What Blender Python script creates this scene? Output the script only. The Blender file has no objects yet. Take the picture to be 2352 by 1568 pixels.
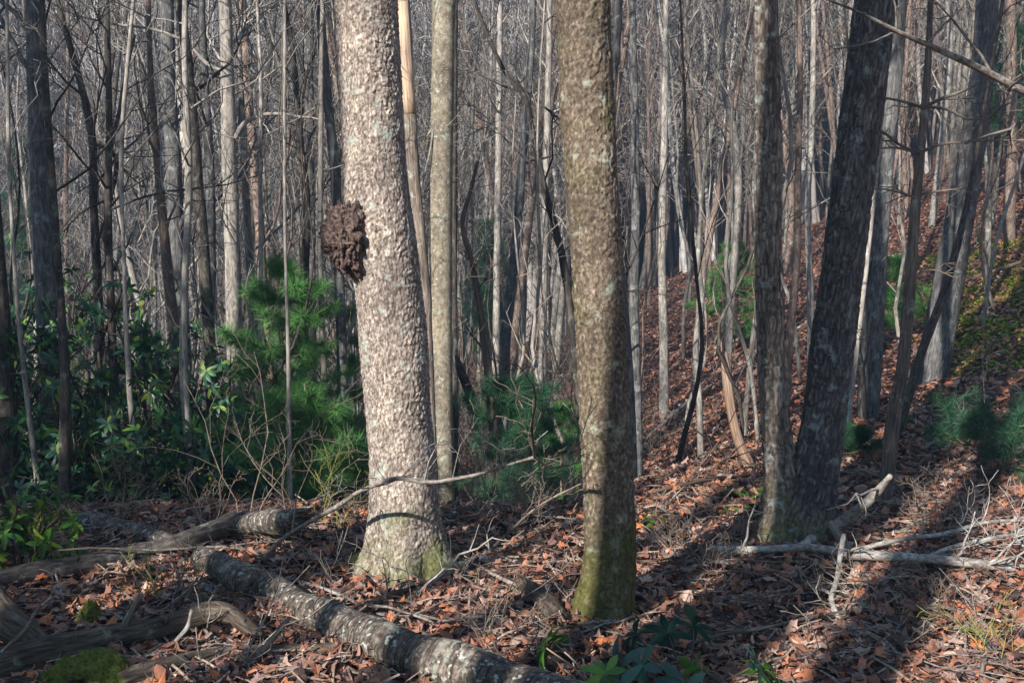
import bpy, math
import numpy as np
from mathutils import Vector

# ------------------------------------------------------------------ camera, sky, sun, exposure
SC = bpy.context.scene
COL = SC.collection
CZ, PITCH, LENS = 1.5, math.radians(3.0), 38.0
cam_d = bpy.data.cameras.new('camera'); cam = bpy.data.objects.new('camera', cam_d); COL.objects.link(cam)
cam_d.lens = LENS; cam_d.sensor_width = 36; cam_d.clip_end = 1500; cam_d.clip_start = 0.05
cam.location = (0, 0, CZ); cam.rotation_euler = (math.radians(90) - PITCH, 0, 0)
SC.camera = cam
SUN_AZ, SUN_EL = math.radians(30), math.radians(28)      # light travels to +y, turned 30 deg to the right
w = bpy.data.worlds.new('World'); SC.world = w; w.use_nodes = True
nt = w.node_tree; nt.nodes.clear()
sky = nt.nodes.new('ShaderNodeTexSky'); sky.sky_type = 'NISHITA'; sky.sun_disc = False
sky.sun_elevation = SUN_EL; sky.sun_rotation = math.radians(180) + SUN_AZ; sky.altitude = 600; sky.air_density = 1.8; sky.dust_density = 0.3; sky.ozone_density = 6.0
bg = nt.nodes.new('ShaderNodeBackground'); bg.inputs[1].default_value = 0.055
ow = nt.nodes.new('ShaderNodeOutputWorld')
nt.links.new(sky.outputs[0], bg.inputs[0]); nt.links.new(bg.outputs[0], ow.inputs[0])
sd = bpy.data.lights.new('sun', 'SUN'); sun = bpy.data.objects.new('sun', sd); COL.objects.link(sun)
sd.energy = 5.0; sd.angle = math.radians(0.5); sd.color = (1.0, 0.94, 0.87)
SDIR = Vector((math.sin(SUN_AZ) * math.cos(SUN_EL), math.cos(SUN_AZ) * math.cos(SUN_EL), -math.sin(SUN_EL)))
sun.rotation_euler = SDIR.to_track_quat('-Z', 'Y').to_euler(); sun.location = (-20, -30, 30)
SC.view_settings.view_transform = 'Standard'; SC.view_settings.look = 'None'
SC.view_settings.gamma = 1; SC.view_settings.exposure = 1.05
SC.render.engine = 'CYCLES'
SC.cycles.max_bounces = 4; SC.cycles.diffuse_bounces = 1; SC.cycles.glossy_bounces = 1
SC.cycles.volume_bounces = 0; SC.cycles.transmission_bounces = 1

rng = np.random.default_rng(11)

# ------------------------------------------------------------------ noise
def h01(*a):
    s = np.zeros(np.broadcast(*a).shape, dtype=np.uint64)
    for k, v in enumerate(a):
        s = (s ^ (np.asarray(v).astype(np.int64).astype(np.uint64) + np.uint64(0x9E3779B9 + k * 7919))) * np.uint64(0x9E3779B97F4A7C15)
        s ^= s >> np.uint64(29)
    s *= np.uint64(0xBF58476D1CE4E5B9); s ^= s >> np.uint64(32)
    return (s & np.uint64(0xFFFFFF)).astype(float) / float(0xFFFFFF)
def vn2(x, y, seed=0):
    xi, yi = np.floor(x), np.floor(y); fx, fy = x - xi, y - yi
    fx = fx * fx * (3 - 2 * fx); fy = fy * fy * (3 - 2 * fy)
    a, b = h01(xi, yi, xi * 0 + seed), h01(xi + 1, yi, xi * 0 + seed)
    c, d = h01(xi, yi + 1, xi * 0 + seed), h01(xi + 1, yi + 1, xi * 0 + seed)
    return (a * (1 - fx) + b * fx) * (1 - fy) + (c * (1 - fx) + d * fx) * fy - 0.5
def vn3(p, seed=0):
    i = np.floor(p); f = p - i; f = f * f * (3 - 2 * f); o = 0
    for dx in (0, 1):
        for dy in (0, 1):
            for dz in (0, 1):
                wgt = (f[..., 0] if dx else 1 - f[..., 0]) * (f[..., 1] if dy else 1 - f[..., 1]) * (f[..., 2] if dz else 1 - f[..., 2])
                o = o + wgt * h01(i[..., 0] + dx, i[..., 1] + dy, i[..., 2] + dz + seed * 57)
    return o - 0.5
def sstep(t): t = np.clip(t, 0, 1); return t * t * (3 - 2 * t)
def smax(a, b, k): return 0.5 * (a + b + np.sqrt((a - b) ** 2 + k * k))

# ------------------------------------------------------------------ terrain height
def H(x, y):
    x = np.asarray(x, float); y = np.asarray(y, float)
    ye = 7.1 + 3.4 * sstep((x - 0.2) / 3.2)
    V = 6.0 * (1 - sstep((x + 3) / 10)) + 0.6
    val = -V * (1 - np.exp(-np.maximum(y - ye, 0) ** 1.4 / 16))
    hill = 0.43 * (x - 1.4) + 0.02 * (y - 28) - 1.2 - 2.6 * sstep((11 - y) / 11)
    hill = hill - 0.25 * np.maximum(x - 22, 0)
    far = -7 + 0.52 * np.log1p(np.exp(np.clip((y - 50) / 7, -30, 30))) * 7
    far = far + 0.10 * np.maximum(-x - 10, 0)
    z = smax(val, hill, 0.9) - 0.13
    z = smax(z, far, 2.0) - 0.04
    d = np.sqrt(x * x + y * y)
    z = z + 0.10 * vn2(x / 1.1 + 9, y / 1.1 + 4, 1) + 0.035 * vn2(x / 0.28, y / 0.28, 2)
    z = z + 0.7 * vn2(x / 5 + 3, y / 5 + 8, 3) * sstep((d - 8) / 18) + 5 * vn2(x / 32, y / 32 + 2, 4) * sstep((d - 45) / 60)
    return z
def H1(x, y): return float(H(np.array([x]), np.array([y]))[0])

# ------------------------------------------------------------------ photo measurements (2352 x 1568 view) to places on the ground
FP = LENS / 36 * 2352
cp, sp = math.cos(PITCH), math.sin(PITCH)
def ray(dx, dy):
    u, v = (dx - 1176) / FP, (784 - dy) / FP
    return np.array([u, cp + v * sp, -sp + v * cp])
def plane(dx, dy, D):
    r = ray(dx, dy); t = D / r[1]
    return np.array([r[0] * t, D, CZ + r[2] * t]), t / FP
def gp(dx, dy, h=0.0):
    r = ray(dx, dy)
    t = np.concatenate([np.arange(2, 20, 0.02), np.arange(20, 160, 0.1)])
    d = CZ + r[2] * t - H(r[0] * t, r[1] * t) - h
    k = np.argmax(d < 0)
    if d[k] >= 0: k = len(t) - 1
    return np.array([r[0] * t[k], r[1] * t[k], CZ + r[2] * t[k]]), t[k] / FP

# ------------------------------------------------------------------ mesh building
def nrm(v):
    return v / (np.linalg.norm(v, axis=-1, keepdims=True) + 1e-12)
class Geo:
    def __init__(s): s.v = []; s.f = []; s.bk = []; s.n = 0; s.ex = {}
    def add(s, v, faces, bk=None):
        v = np.asarray(v, float)
        for f in faces: s.f.append(np.asarray(f, dtype=np.int64) + s.n)
        s.v.append(v); s.bk.append(v if bk is None else bk); s.n += len(v)
    def tube(s, P, R, k=5, cap=True, off=0.0, lump=0.0, seed=0):
        P = np.asarray(P, float); n = len(P); R = np.broadcast_to(np.asarray(R, float), (n,))
        T = np.gradient(P, axis=0); T = nrm(T)
        a = nrm(P[-1] - P[0]); ref = np.array([0, -1.0, 0]) if abs(a[1]) < 0.8 else np.array([0, 0, 1.0])
        U = nrm(ref - (T @ ref)[:, None] * T); W = np.cross(T, U)
        th = np.arange(k) * 2 * math.pi / k
        c, q = np.cos(th)[None, :, None], np.sin(th)[None, :, None]
        sl = np.concatenate([[0], np.cumsum(np.linalg.norm(np.diff(P, axis=0), axis=1))]) + off
        bk = np.stack([R[:, None] * np.cos(th), R[:, None] * np.sin(th), np.repeat(sl[:, None], k, 1)], -1)
        rr = R[:, None, None]
        if lump:
            rr = rr * (1 + lump * 2 * vn3(np.concatenate([bk[..., :2] / (R.mean() + 1e-6) * 0.9 + 5, bk[..., 2:] / (R.mean() * 3)], -1), seed)[..., None])
        V = P[:, None, :] + rr * (c * U[:, None, :] + q * W[:, None, :])
        i = np.arange(n - 1)[:, None] * k; j = np.arange(k)[None, :]; j2 = (j + 1) % k
        F = [np.stack([i + j, i + j2, i + k + j2, i + k + j], -1).reshape(-1, 4)]
        if cap and k > 3:
            F.append(np.arange(k)[None, ::-1]); F.append((np.arange(k) + (n - 1) * k)[None, :])
        s.add(V.reshape(-1, 3), F, bk.reshape(-1, 3))
    def inst(s, tv, tf, pos, mats):      # many copies of a small template
        N, m = len(pos), len(tv)
        V = np.einsum('nij,mj->nmi', mats, tv) + pos[:, None, :]
        s.add(V.reshape(-1, 3), [(f[None] + (np.arange(N) * m)[:, None, None]).reshape(-1, f.shape[1]) for f in tf])
    def mesh(s, name, mat, smooth=True, origin=None):
        V = np.concatenate(s.v)
        if origin is not None: V = V - np.asarray(origin)
        me = bpy.data.meshes.new(name)
        me.vertices.add(len(V)); me.vertices.foreach_set('co', V.astype(np.float32).ravel())
        tot = [np.full(len(f), f.shape[1]) for f in s.f]; loops = np.concatenate([f.ravel() for f in s.f]); tot = np.concatenate(tot)
        me.loops.add(len(loops)); me.loops.foreach_set('vertex_index', loops.astype(np.int32))
        me.polygons.add(len(tot)); st = np.concatenate([[0], np.cumsum(tot)[:-1]])
        me.polygons.foreach_set('loop_start', st.astype(np.int32))
        me.polygons.foreach_set('use_smooth', np.full(len(tot), smooth))
        at = me.attributes.new('bk', 'FLOAT_VECTOR', 'POINT'); at.data.foreach_set('vector', np.concatenate(s.bk).astype(np.float32).ravel())
        for k, val in s.ex.items():
            at = me.attributes.new(k, 'FLOAT', 'POINT'); at.data.foreach_set('value', val.astype(np.float32).ravel())
        me.update(calc_edges=True); me.materials.append(mat)
        return me
def resample(P, n):
    P = np.asarray(P, float)
    if len(P) < 3: 
        t = np.linspace(0, 1, n)[:, None]; return P[0] * (1 - t) + P[-1] * t
    d = np.concatenate([[0], np.cumsum(np.linalg.norm(np.diff(P[:, :3], axis=0), axis=1) + 1e-6)])
    m = np.gradient(P, d, axis=0)
    x = np.linspace(0, d[-1], n); k = np.clip(np.searchsorted(d, x, side='right') - 1, 0, len(d) - 2)
    h = (d[k + 1] - d[k]); t = ((x - d[k]) / h)[:, None]; h = h[:, None]
    return (2*t**3-3*t**2+1)*P[k] + (t**3-2*t**2+t)*h*m[k] + (-2*t**3+3*t**2)*P[k+1] + (t**3-t**2)*h*m[k+1]

def tag(o, label=None, cat=None, group=None, kind=None):
    if label: o['label'] = label
    if cat: o['category'] = cat
    if group: o['group'] = group
    if kind: o['kind'] = kind
    return o
def obj(name, g, mat, parent=None, origin=None, smooth=True):
    me = g.mesh(name, mat, smooth, origin) if isinstance(g, Geo) else g
    o = bpy.data.objects.new(name, me); COL.objects.link(o)
    if parent is not None: o.parent = parent
    elif origin is not None: o.location = Vector([float(c) for c in origin])
    return o
def empty(name, loc, rz=0.0):
    o = bpy.data.objects.new(name, None); COL.objects.link(o); o.empty_display_size = 0.2
    o.location = Vector([float(c) for c in loc]); o.rotation_euler = (0, 0, rz); return o

# ------------------------------------------------------------------ materials
def mat_new(name):
    m = bpy.data.materials.new(name); m.use_nodes = True; n = m.node_tree; n.nodes.clear()
    b = n.nodes.new('ShaderNodeBsdfPrincipled'); o = n.nodes.new('ShaderNodeOutputMaterial')
    n.links.new(b.outputs[0], o.inputs[0]); b.inputs['Specular IOR Level'].default_value = 0.2
    return m, n, b
def nd(n, typ, ins=None, **kw):
    x = n.nodes.new(typ)
    for k, v in kw.items(): setattr(x, k, v)
    for k, v in (ins or {}).items():
        if isinstance(v, bpy.types.NodeSocket): n.links.new(v, x.inputs[k])
        else: x.inputs[k].default_value = v
    return x
def ramp(n, fac, stops, interp='LINEAR'):
    r = n.nodes.new('ShaderNodeValToRGB'); r.color_ramp.interpolation = interp
    el = r.color_ramp.elements
    while len(el) < len(stops): el.new(0.5)
    for e, (p, c) in zip(el, stops): e.position = p; e.color = (*c, 1) if len(c) == 3 else c
    n.links.new(fac, r.inputs[0]); return r.outputs[0]
def mix(n, fac, a, b, bt='MIX'):
    x = n.nodes.new('ShaderNodeMix'); x.data_type = 'RGBA'; x.blend_type = bt
    for s, v in ((x.inputs[0], fac), (x.inputs[6], a), (x.inputs[7], b)):
        if isinstance(v, bpy.types.NodeSocket): n.links.new(v, s)
        else: s.default_value = v if not isinstance(v, tuple) or len(v) == 4 else (*v, 1)
    return x.outputs[2]
def math_(n, op, a, b=0.5, clamp=False):
    x = n.nodes.new('ShaderNodeMath'); x.operation = op; x.use_clamp = clamp
    for s, v in ((x.inputs[0], a), (x.inputs[1], b)):
        if isinstance(v, bpy.types.NodeSocket): n.links.new(v, s)
        else: s.default_value = v
    return x.outputs[0]
def bark(name, dark, mid, light, f=(60, 12), lichen=0.3, lcol=(0.42, 0.46, 0.38), moss=0.0, mossz=0.5, mcol=(0.10, 0.13, 0.02),
         bump=0.5, bd=0.01, rings=0.0, var=0.35, hero=False, spots=0.0):
    m, n, b = mat_new(name)
    at = nd(n, 'ShaderNodeAttribute', attribute_name='bk').outputs['Vector']
    oi = nd(n, 'ShaderNodeObjectInfo').outputs['Random']
    sh = nd(n, 'ShaderNodeCombineXYZ', {0: math_(n, 'MULTIPLY', oi, 7.0), 2: math_(n, 'MULTIPLY', oi, 31.0)})
    at2 = nd(n, 'ShaderNodeVectorMath', {0: at, 1: sh.outputs[0]}, operation='ADD').outputs[0]
    mp = nd(n, 'ShaderNodeMapping', {'Vector': at2, 'Scale': (f[0], f[0], f[1])}).outputs[0]
    nz = nd(n, 'ShaderNodeTexNoise', {'Vector': mp, 'Scale': 1.0, 'Detail': 5.0, 'Roughness': 0.65}).outputs[0]
    col = ramp(n, nz, [(0.32, dark), (0.5, mid), (0.68, light)])
    big = nd(n, 'ShaderNodeTexNoise', {'Vector': at2, 'Scale': 3.5, 'Detail': 3.0}).outputs[0]
    col = mix(n, 1.0, col, ramp(n, big, [(0.3, (0.72, 0.70, 0.70)), (0.7, (1.2, 1.17, 1.12))]), 'MULTIPLY')
    hgt = nz
    if hero:
        pl = nd(n, 'ShaderNodeAttribute', attribute_name='pl').outputs['Fac']
        cr = nd(n, 'ShaderNodeAttribute', attribute_name='cr').outputs['Fac']
        col = mix(n, 1.0, col, ramp(n, pl, [(0.0, (0.66, 0.63, 0.62)), (0.6, (1.0, 0.97, 0.95)), (1.0, (1.3, 1.28, 1.25))]), 'MULTIPLY')
        col = mix(n, math_(n, 'MULTIPLY', cr, 0.7), col, dark)
    if rings:
        wv = nd(n, 'ShaderNodeMapping', {'Vector': at2, 'Scale': (6, 6, 90)}).outputs[0]
        rg = nd(n, 'ShaderNodeTexNoise', {'Vector': wv, 'Scale': 1.0, 'Detail': 4.0}).outputs[0]
        col = mix(n, ramp(n, rg, [(0.5, (0, 0, 0)), (0.62, (rings,) * 3)]), col, dark)
        hgt = math_(n, 'SUBTRACT', nz, math_(n, 'MULTIPLY', rg, 0.8))
    if lichen:
        ln = nd(n, 'ShaderNodeTexNoise', {'Vector': at2, 'Scale': 9.0, 'Detail': 6.0, 'Roughness': 0.7}).outputs[0]
        col = mix(n, ramp(n, ln, [(0.60 - lichen * 0.25, (0, 0, 0)), (0.68 - lichen * 0.25, (0.75,) * 3)]), col, lcol)
    if spots:
        sn = nd(n, 'ShaderNodeTexNoise', {'Vector': at2, 'Scale': 38.0, 'Detail': 3.0}).outputs[0]
        col = mix(n, ramp(n, sn, [(0.62 - spots * 0.1, (0, 0, 0)), (0.66 - spots * 0.1, (0.8,) * 3)]), col, (0.5, 0.52, 0.45))
    if moss:
        z = nd(n, 'ShaderNodeSeparateXYZ', {0: at}).outputs[2]
        mn = nd(n, 'ShaderNodeTexNoise', {'Vector': at2, 'Scale': 5.0, 'Detail': 6.0, 'Roughness': 0.7}).outputs[0]
        k = math_(n, 'SUBTRACT', 1.0, math_(n, 'DIVIDE', z, mossz), clamp=True)
        k = math_(n, 'ADD', math_(n, 'MULTIPLY', k, 0.40), math_(n, 'MULTIPLY', mn, 0.85))
        k = ramp(n, k, [(0.60 - moss * 0.12, (0, 0, 0)), (0.84 - moss * 0.12, (0.85,) * 3)])
        mc = ramp(n, nz, [(0.3, tuple(c * 0.5 for c in mcol)), (0.7, tuple(c * 1.6 for c in mcol))])
        col = mix(n, k, col, mc)
    v = math_(n, 'ADD', math_(n, 'MULTIPLY', oi, var * 2), 1 - var)
    col = mix(n, 1.0, col, nd(n, 'ShaderNodeCombineXYZ', {0: v, 1: v, 2: v}).outputs[0], 'MULTIPLY')
    n.links.new(col, b.inputs['Base Color']); b.inputs['Roughness'].default_value = 0.9
    bp = nd(n, 'ShaderNodeBump', {'Height': hgt, 'Strength': bump, 'Distance': bd}).outputs[0]
    n.links.new(bp, b.inputs['Normal'])
    return m
def foliage(name, stops, rough=0.5, spec=0.3, trans=0.0):
    m, n, b = mat_new(name)
    r = nd(n, 'ShaderNodeNewGeometry').outputs['Random Per Island']
    nz = nd(n, 'ShaderNodeTexNoise', {'Vector': nd(n, 'ShaderNodeNewGeometry').outputs['Position'], 'Scale': 18.0, 'Detail': 3.0}).outputs[0]
    c = ramp(n, r, stops)
    c = mix(n, 0.5, c, ramp(n, nz, [(0.3, (0.5, 0.5, 0.5)), (0.7, (1.4, 1.4, 1.4))]), 'MULTIPLY')
    n.links.new(c, b.inputs['Base Color']); b.inputs['Roughness'].default_value = rough
    b.inputs['Specular IOR Level'].default_value = spec
    if trans:
        t = nd(n, 'ShaderNodeBsdfTranslucent', {0: c}); x = nd(n, 'ShaderNodeMixShader', {0: trans, 1: b.outputs[0], 2: t.outputs[0]})
        n.links.new(x.outputs[0], [q for q in n.nodes if q.type == 'OUTPUT_MATERIAL'][0].inputs[0])
    return m
M = {}
M['bark_flaky'] = bark('flaky bark', (0.07, 0.045, 0.04), (0.38, 0.335, 0.29), (0.68, 0.635, 0.575), (95, 38), 0.12, (0.42, 0.46, 0.40), moss=0.5, mossz=0.65, mcol=(0.10, 0.115, 0.03), bump=0.6, bd=0.005, hero=True, spots=0, var=0.0)
M['bark_mossy'] = bark('mossy scaly bark', (0.06, 0.045, 0.035), (0.17, 0.14, 0.105), (0.33, 0.285, 0.225), (70, 40), 0.13, (0.36, 0.38, 0.30), moss=1.25, mossz=0.8, mcol=(0.085, 0.085, 0.02), bump=0.6, bd=0.005, hero=True, spots=0, var=0.0)
M['bark_furrow'] = bark('furrowed oak bark', (0.05, 0.045, 0.04), (0.24, 0.205, 0.175), (0.38, 0.34, 0.29), (70, 14), 0.12, (0.40, 0.44, 0.40), moss=0.6, mossz=0.6, mcol=(0.13, 0.13, 0.04), bump=0.6, bd=0.006, hero=True, spots=0, var=0.0)
M['bark_shade_furrow'] = bark('shaded furrowed oak bark', (0.035, 0.035, 0.035), (0.13, 0.125, 0.125), (0.25, 0.245, 0.24), (70, 14), 0.10, (0.30, 0.35, 0.34), moss=0.5, mossz=0.6, mcol=(0.12, 0.12, 0.04), bump=0.6, bd=0.006, hero=True, spots=0, var=0.0)  # darker copy of the oak bark, right stem's shade put into its colour
M['bark_smooth'] = bark('smooth grey bark', (0.13, 0.11, 0.08), (0.25, 0.22, 0.165), (0.38, 0.35, 0.28), (30, 26), 0.12, (0.38, 0.43, 0.35), bump=0.5, bd=0.006, spots=-0.1, var=0.0)
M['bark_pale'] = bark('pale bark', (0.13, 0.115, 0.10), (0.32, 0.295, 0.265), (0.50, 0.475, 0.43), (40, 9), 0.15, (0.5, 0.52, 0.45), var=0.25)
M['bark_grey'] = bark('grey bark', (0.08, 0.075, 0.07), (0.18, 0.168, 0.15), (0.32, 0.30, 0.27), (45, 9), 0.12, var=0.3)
M['bark_shade_slate'] = bark('shaded slate bark', (0.04, 0.04, 0.042), (0.115, 0.115, 0.115), (0.22, 0.22, 0.215), (45, 9), 0.15, (0.28, 0.31, 0.30), var=0.1)  # grey darkened to hold the shade on these trunks
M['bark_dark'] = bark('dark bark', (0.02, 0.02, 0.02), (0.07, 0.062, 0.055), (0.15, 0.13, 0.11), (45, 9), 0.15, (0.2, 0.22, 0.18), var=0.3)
M['bark_red'] = bark('reddish pine bark', (0.09, 0.06, 0.05), (0.22, 0.16, 0.13), (0.37, 0.29, 0.24), (50, 12), 0.1, var=0.25)
M['dead_wood'] = bark('peeled dead wood', (0.12, 0.07, 0.05), (0.27, 0.18, 0.13), (0.44, 0.33, 0.26), (70, 3), 0.0, bump=0.6, var=0.05)
M['peeled'] = bark('pale peeled wood', (0.26, 0.17, 0.11), (0.56, 0.42, 0.30), (0.72, 0.60, 0.46), (70, 3), 0.0, bump=0.6, var=0.0)
M['brown_wood'] = bark('brown rotten wood', (0.05, 0.035, 0.028), (0.155, 0.11, 0.085), (0.28, 0.21, 0.165), (80, 5), 0.0, bump=0.8, var=0.15)
M['grey_wood'] = bark('weathered grey wood', (0.06, 0.05, 0.045), (0.19, 0.155, 0.13), (0.34, 0.29, 0.24), (90, 6), 0.1, bump=0.7, var=0.2)
M['log_birch'] = bark('lichened log bark', (0.035, 0.03, 0.028), (0.14, 0.115, 0.095), (0.32, 0.28, 0.24), (35, 35), 0.16, (0.36, 0.37, 0.30), moss=0.25, mossz=0.01, bump=1.0, bd=0.012, rings=0.9, spots=0.1, var=0.05)
M['log_dark'] = bark('dark shaded log bark', (0.02, 0.017, 0.016), (0.075, 0.065, 0.06), (0.17, 0.15, 0.135), (50, 14), 0.12, (0.24, 0.26, 0.23), bump=1.0, bd=0.012, spots=0.0, var=0.1)  # bark tone also carries the shade lying over the left fallen log
M['log_moss'] = bark('mossy log bark', (0.03, 0.025, 0.02), (0.10, 0.078, 0.06), (0.20, 0.165, 0.13), (60, 10), 0.1, (0.26, 0.28, 0.2), moss=0.55, mossz=0.01, mcol=(0.12, 0.14, 0.03), bump=1.0, bd=0.02, var=0.1)
M['stick_lichen'] = bark('lichened branch bark', (0.07, 0.06, 0.055), (0.21, 0.185, 0.165), (0.36, 0.33, 0.30), (60, 30), 0.25, (0.38, 0.42, 0.39), var=0.15)
M['stick_pale'] = bark('pale weathered branch bark', (0.12, 0.11, 0.10), (0.31, 0.28, 0.255), (0.52, 0.49, 0.45), (60, 30), 0.25, (0.52, 0.56, 0.52), var=0.1)
M['twig'] = bark('twig bark', (0.10, 0.075, 0.055), (0.22, 0.175, 0.14), (0.36, 0.30, 0.25), (60, 20), 0.0, var=0.3, bump=0.0)
M['twig_green'] = bark('green twig', (0.16, 0.17, 0.04), (0.26, 0.27, 0.08), (0.36, 0.36, 0.14), (60, 20), 0.0, var=0.1, bump=0.0)
M['twig_dark'] = bark('dark twig bark', (0.03, 0.025, 0.02), (0.07, 0.058, 0.05), (0.13, 0.11, 0.09), (60, 20), 0.0, var=0.2, bump=0.0)
M['burl'] = bark('burl crust', (0.02, 0.014, 0.013), (0.10, 0.068, 0.06), (0.26, 0.20, 0.18), (60, 60), 0.0, bump=1.0, bd=0.01, var=0.0)
M['far_bark'] = None
M['rhodo'] = foliage('rhododendron leaves', [(0, (0.012, 0.045, 0.030)), (0.5, (0.03, 0.11, 0.055)), (0.8, (0.08, 0.20, 0.05)), (1, (0.28, 0.42, 0.05))], 0.45, 0.4, 0.15)
M['rhodo_bright'] = foliage('bright evergreen leaves', [(0, (0.03, 0.10, 0.02)), (0.5, (0.08, 0.22, 0.03)), (1, (0.22, 0.36, 0.04))], 0.4, 0.4, 0.25)
M['rhodo_blue'] = foliage('blue green evergreen leaves', [(0, (0.02, 0.07, 0.055)), (0.5, (0.04, 0.11, 0.08)), (1, (0.08, 0.17, 0.11))], 0.4, 0.4, 0.1)
M['pine'] = foliage('pine needles', [(0, (0.035, 0.13, 0.04)), (0.5, (0.09, 0.26, 0.07)), (1, (0.20, 0.42, 0.09))], 0.55, 0.3, 0.2)
M['pine_dark'] = foliage('dark pine needles', [(0, (0.016, 0.07, 0.04)), (0.5, (0.035, 0.12, 0.06)), (1, (0.07, 0.18, 0.07))], 0.55, 0.3, 0.2)
M['pine_far'] = foliage('pale pine needles', [(0, (0.05, 0.10, 0.04)), (1, (0.14, 0.20, 0.06))], 0.6, 0.2, 0.2)
M['fern'] = foliage('fern fronds', [(0, (0.06, 0.14, 0.03)), (1, (0.16, 0.28, 0.05))], 0.5, 0.3, 0.25)
LEAF = [(0, (0.03, 0.02, 0.02)), (0.28, (0.085, 0.05, 0.042)), (0.42, (0.24, 0.10, 0.06)), (0.58, (0.42, 0.19, 0.11)), (0.72, (0.25, 0.165, 0.15)), (0.84, (0.58, 0.19, 0.07)), (0.9, (0.33, 0.23, 0.19)), (1, (0.60, 0.40, 0.30))]
M['leaf'] = foliage('dry oak leaves', LEAF, 0.6, 0.35, 0.12)
M['leaf_far'] = foliage('dry leaves up the slope', [(p, tuple(c * 1.05 for c in q)) for p, q in LEAF], 0.7, 0.2, 0.1)
def ground_mat():
    m, n, b = mat_new('leaf litter ground')
    g = nd(n, 'ShaderNodeNewGeometry').outputs['Position']
    wn = nd(n, 'ShaderNodeTexNoise', {'Vector': g, 'Scale': 9.0, 'Detail': 3.0})
    gw = mix(n, 0.06, g, wn.outputs['Color'], 'ADD')
    vo = nd(n, 'ShaderNodeTexVoronoi', {'Vector': gw, 'Scale': 13.0})
    cs = nd(n, 'ShaderNodeSeparateXYZ', {0: vo.outputs['Color']}).outputs[0]
    c = ramp(n, cs, [(p, tuple(q * 0.75 for q in k)) for p, k in LEAF])
    big = nd(n, 'ShaderNodeTexNoise', {'Vector': g, 'Scale': 1.3, 'Detail': 5.0}).outputs[0]
    c = mix(n, ramp(n, big, [(0.42, (0, 0, 0)), (0.6, (0.75,) * 3)]), c, (0.055, 0.038, 0.03))
    n.links.new(c, b.inputs['Base Color']); b.inputs['Roughness'].default_value = 0.9
    bp = nd(n, 'ShaderNodeBump', {'Height': math_(n, 'ADD', vo.outputs['Distance'], wn.outputs[0]), 'Strength': 1.0, 'Distance': 0.03})
    n.links.new(bp.outputs[0], b.inputs['Normal'])
    return m
M['ground'] = ground_mat()
def moss_mat(name, a, b_, sc=60):
    m, n, b = mat_new(name)
    g = nd(n, 'ShaderNodeNewGeometry').outputs['Position']
    z = nd(n, 'ShaderNodeTexNoise', {'Vector': g, 'Scale': sc, 'Detail': 5.0}).outputs[0]
    n.links.new(ramp(n, z, [(0.3, a), (0.7, b_)]), b.inputs['Base Color']); b.inputs['Roughness'].default_value = 1
    n.links.new(nd(n, 'ShaderNodeBump', {'Height': z, 'Strength': 1.0, 'Distance': 0.02}).outputs[0], b.inputs['Normal'])
    return m
M['moss'] = moss_mat('moss', (0.035, 0.05, 0.010), (0.17, 0.20, 0.035), 70)
M['rock'] = moss_mat('stone', (0.10, 0.09, 0.08), (0.26, 0.24, 0.21), 20)

# ------------------------------------------------------------------ ground sheet
def warp(n, lo, hi, k, c=0.0):
    u = np.linspace(np.arcsinh((lo - c) / k), np.arcsinh((hi - c) / k), n); return c + k * np.sinh(u)
gx = warp(430, -190, 190, 2.2, 0.0); gy = warp(560, -60, 300, 3.0, 5.0)
X, Y = np.meshgrid(gx, gy); Z = H(X, Y)
g = Geo(); nx, ny = len(gx), len(gy)
i = (np.arange(ny - 1)[:, None] * nx + np.arange(nx - 1)[None, :]).ravel()
g.add(np.stack([X, Y, Z], -1).reshape(-1, 3), [np.stack([i, i + 1, i + nx + 1, i + nx], -1)])
tag(obj('ground', g, M['ground']), 'forest floor of brown leaf litter rising to wooded slopes', kind='structure')

# ------------------------------------------------------------------ leaf litter
def leaf_templates():
    out = []
    for s in range(7):
        r = np.random.default_rng(50 + s)
        k = 14 if s % 2 else 12; th = np.arange(k) * 2 * np.pi / k + 0.1
        lob = [1.0, 0.80, 0.95, 0.70, 1.0, 0.86, 0.62][s]
        rad = np.where(np.arange(k) % 2 == 0, 1.0, lob) * (1 + r.uniform(-0.16, 0.12, k))
        ax = [0.26, 0.30, 0.20, 0.34, 0.38, 0.24, 0.40][s]
        x, y = np.cos(th) * rad * 0.5, np.sin(th) * rad * ax * (1 - 0.4 * np.cos(th))
        cv, cl = r.uniform(-2.2, 2.8), r.uniform(-0.7, 0.9)
        z = cv * (y ** 2) + cl * x * x + r.uniform(-0.06, 0.06, k)
        V = np.concatenate([[[0, 0, 0]], np.stack([x, y, z], -1)])
        F = np.array([[0, i + 1, (i + 1) % k + 1] for i in range(k)])
        out.append((V, F))
    return out
LT = leaf_templates()
def rot_mats(yaw, pitch, roll, sc):
    cy, sy, cp_, sp_, cr, sr = np.cos(yaw), np.sin(yaw), np.cos(pitch), np.sin(pitch), np.cos(roll), np.sin(roll)
    R = np.stack([np.stack([cy * cp_, cy * sp_ * sr - sy * cr, cy * sp_ * cr + sy * sr], -1),
                  np.stack([sy * cp_, sy * sp_ * sr + cy * cr, sy * sp_ * cr - cy * sr], -1),
                  np.stack([-sp_, cp_ * sr, cp_ * cr], -1)], -2)
    return R * np.asarray(sc).reshape(-1, 1, 1)
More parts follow.
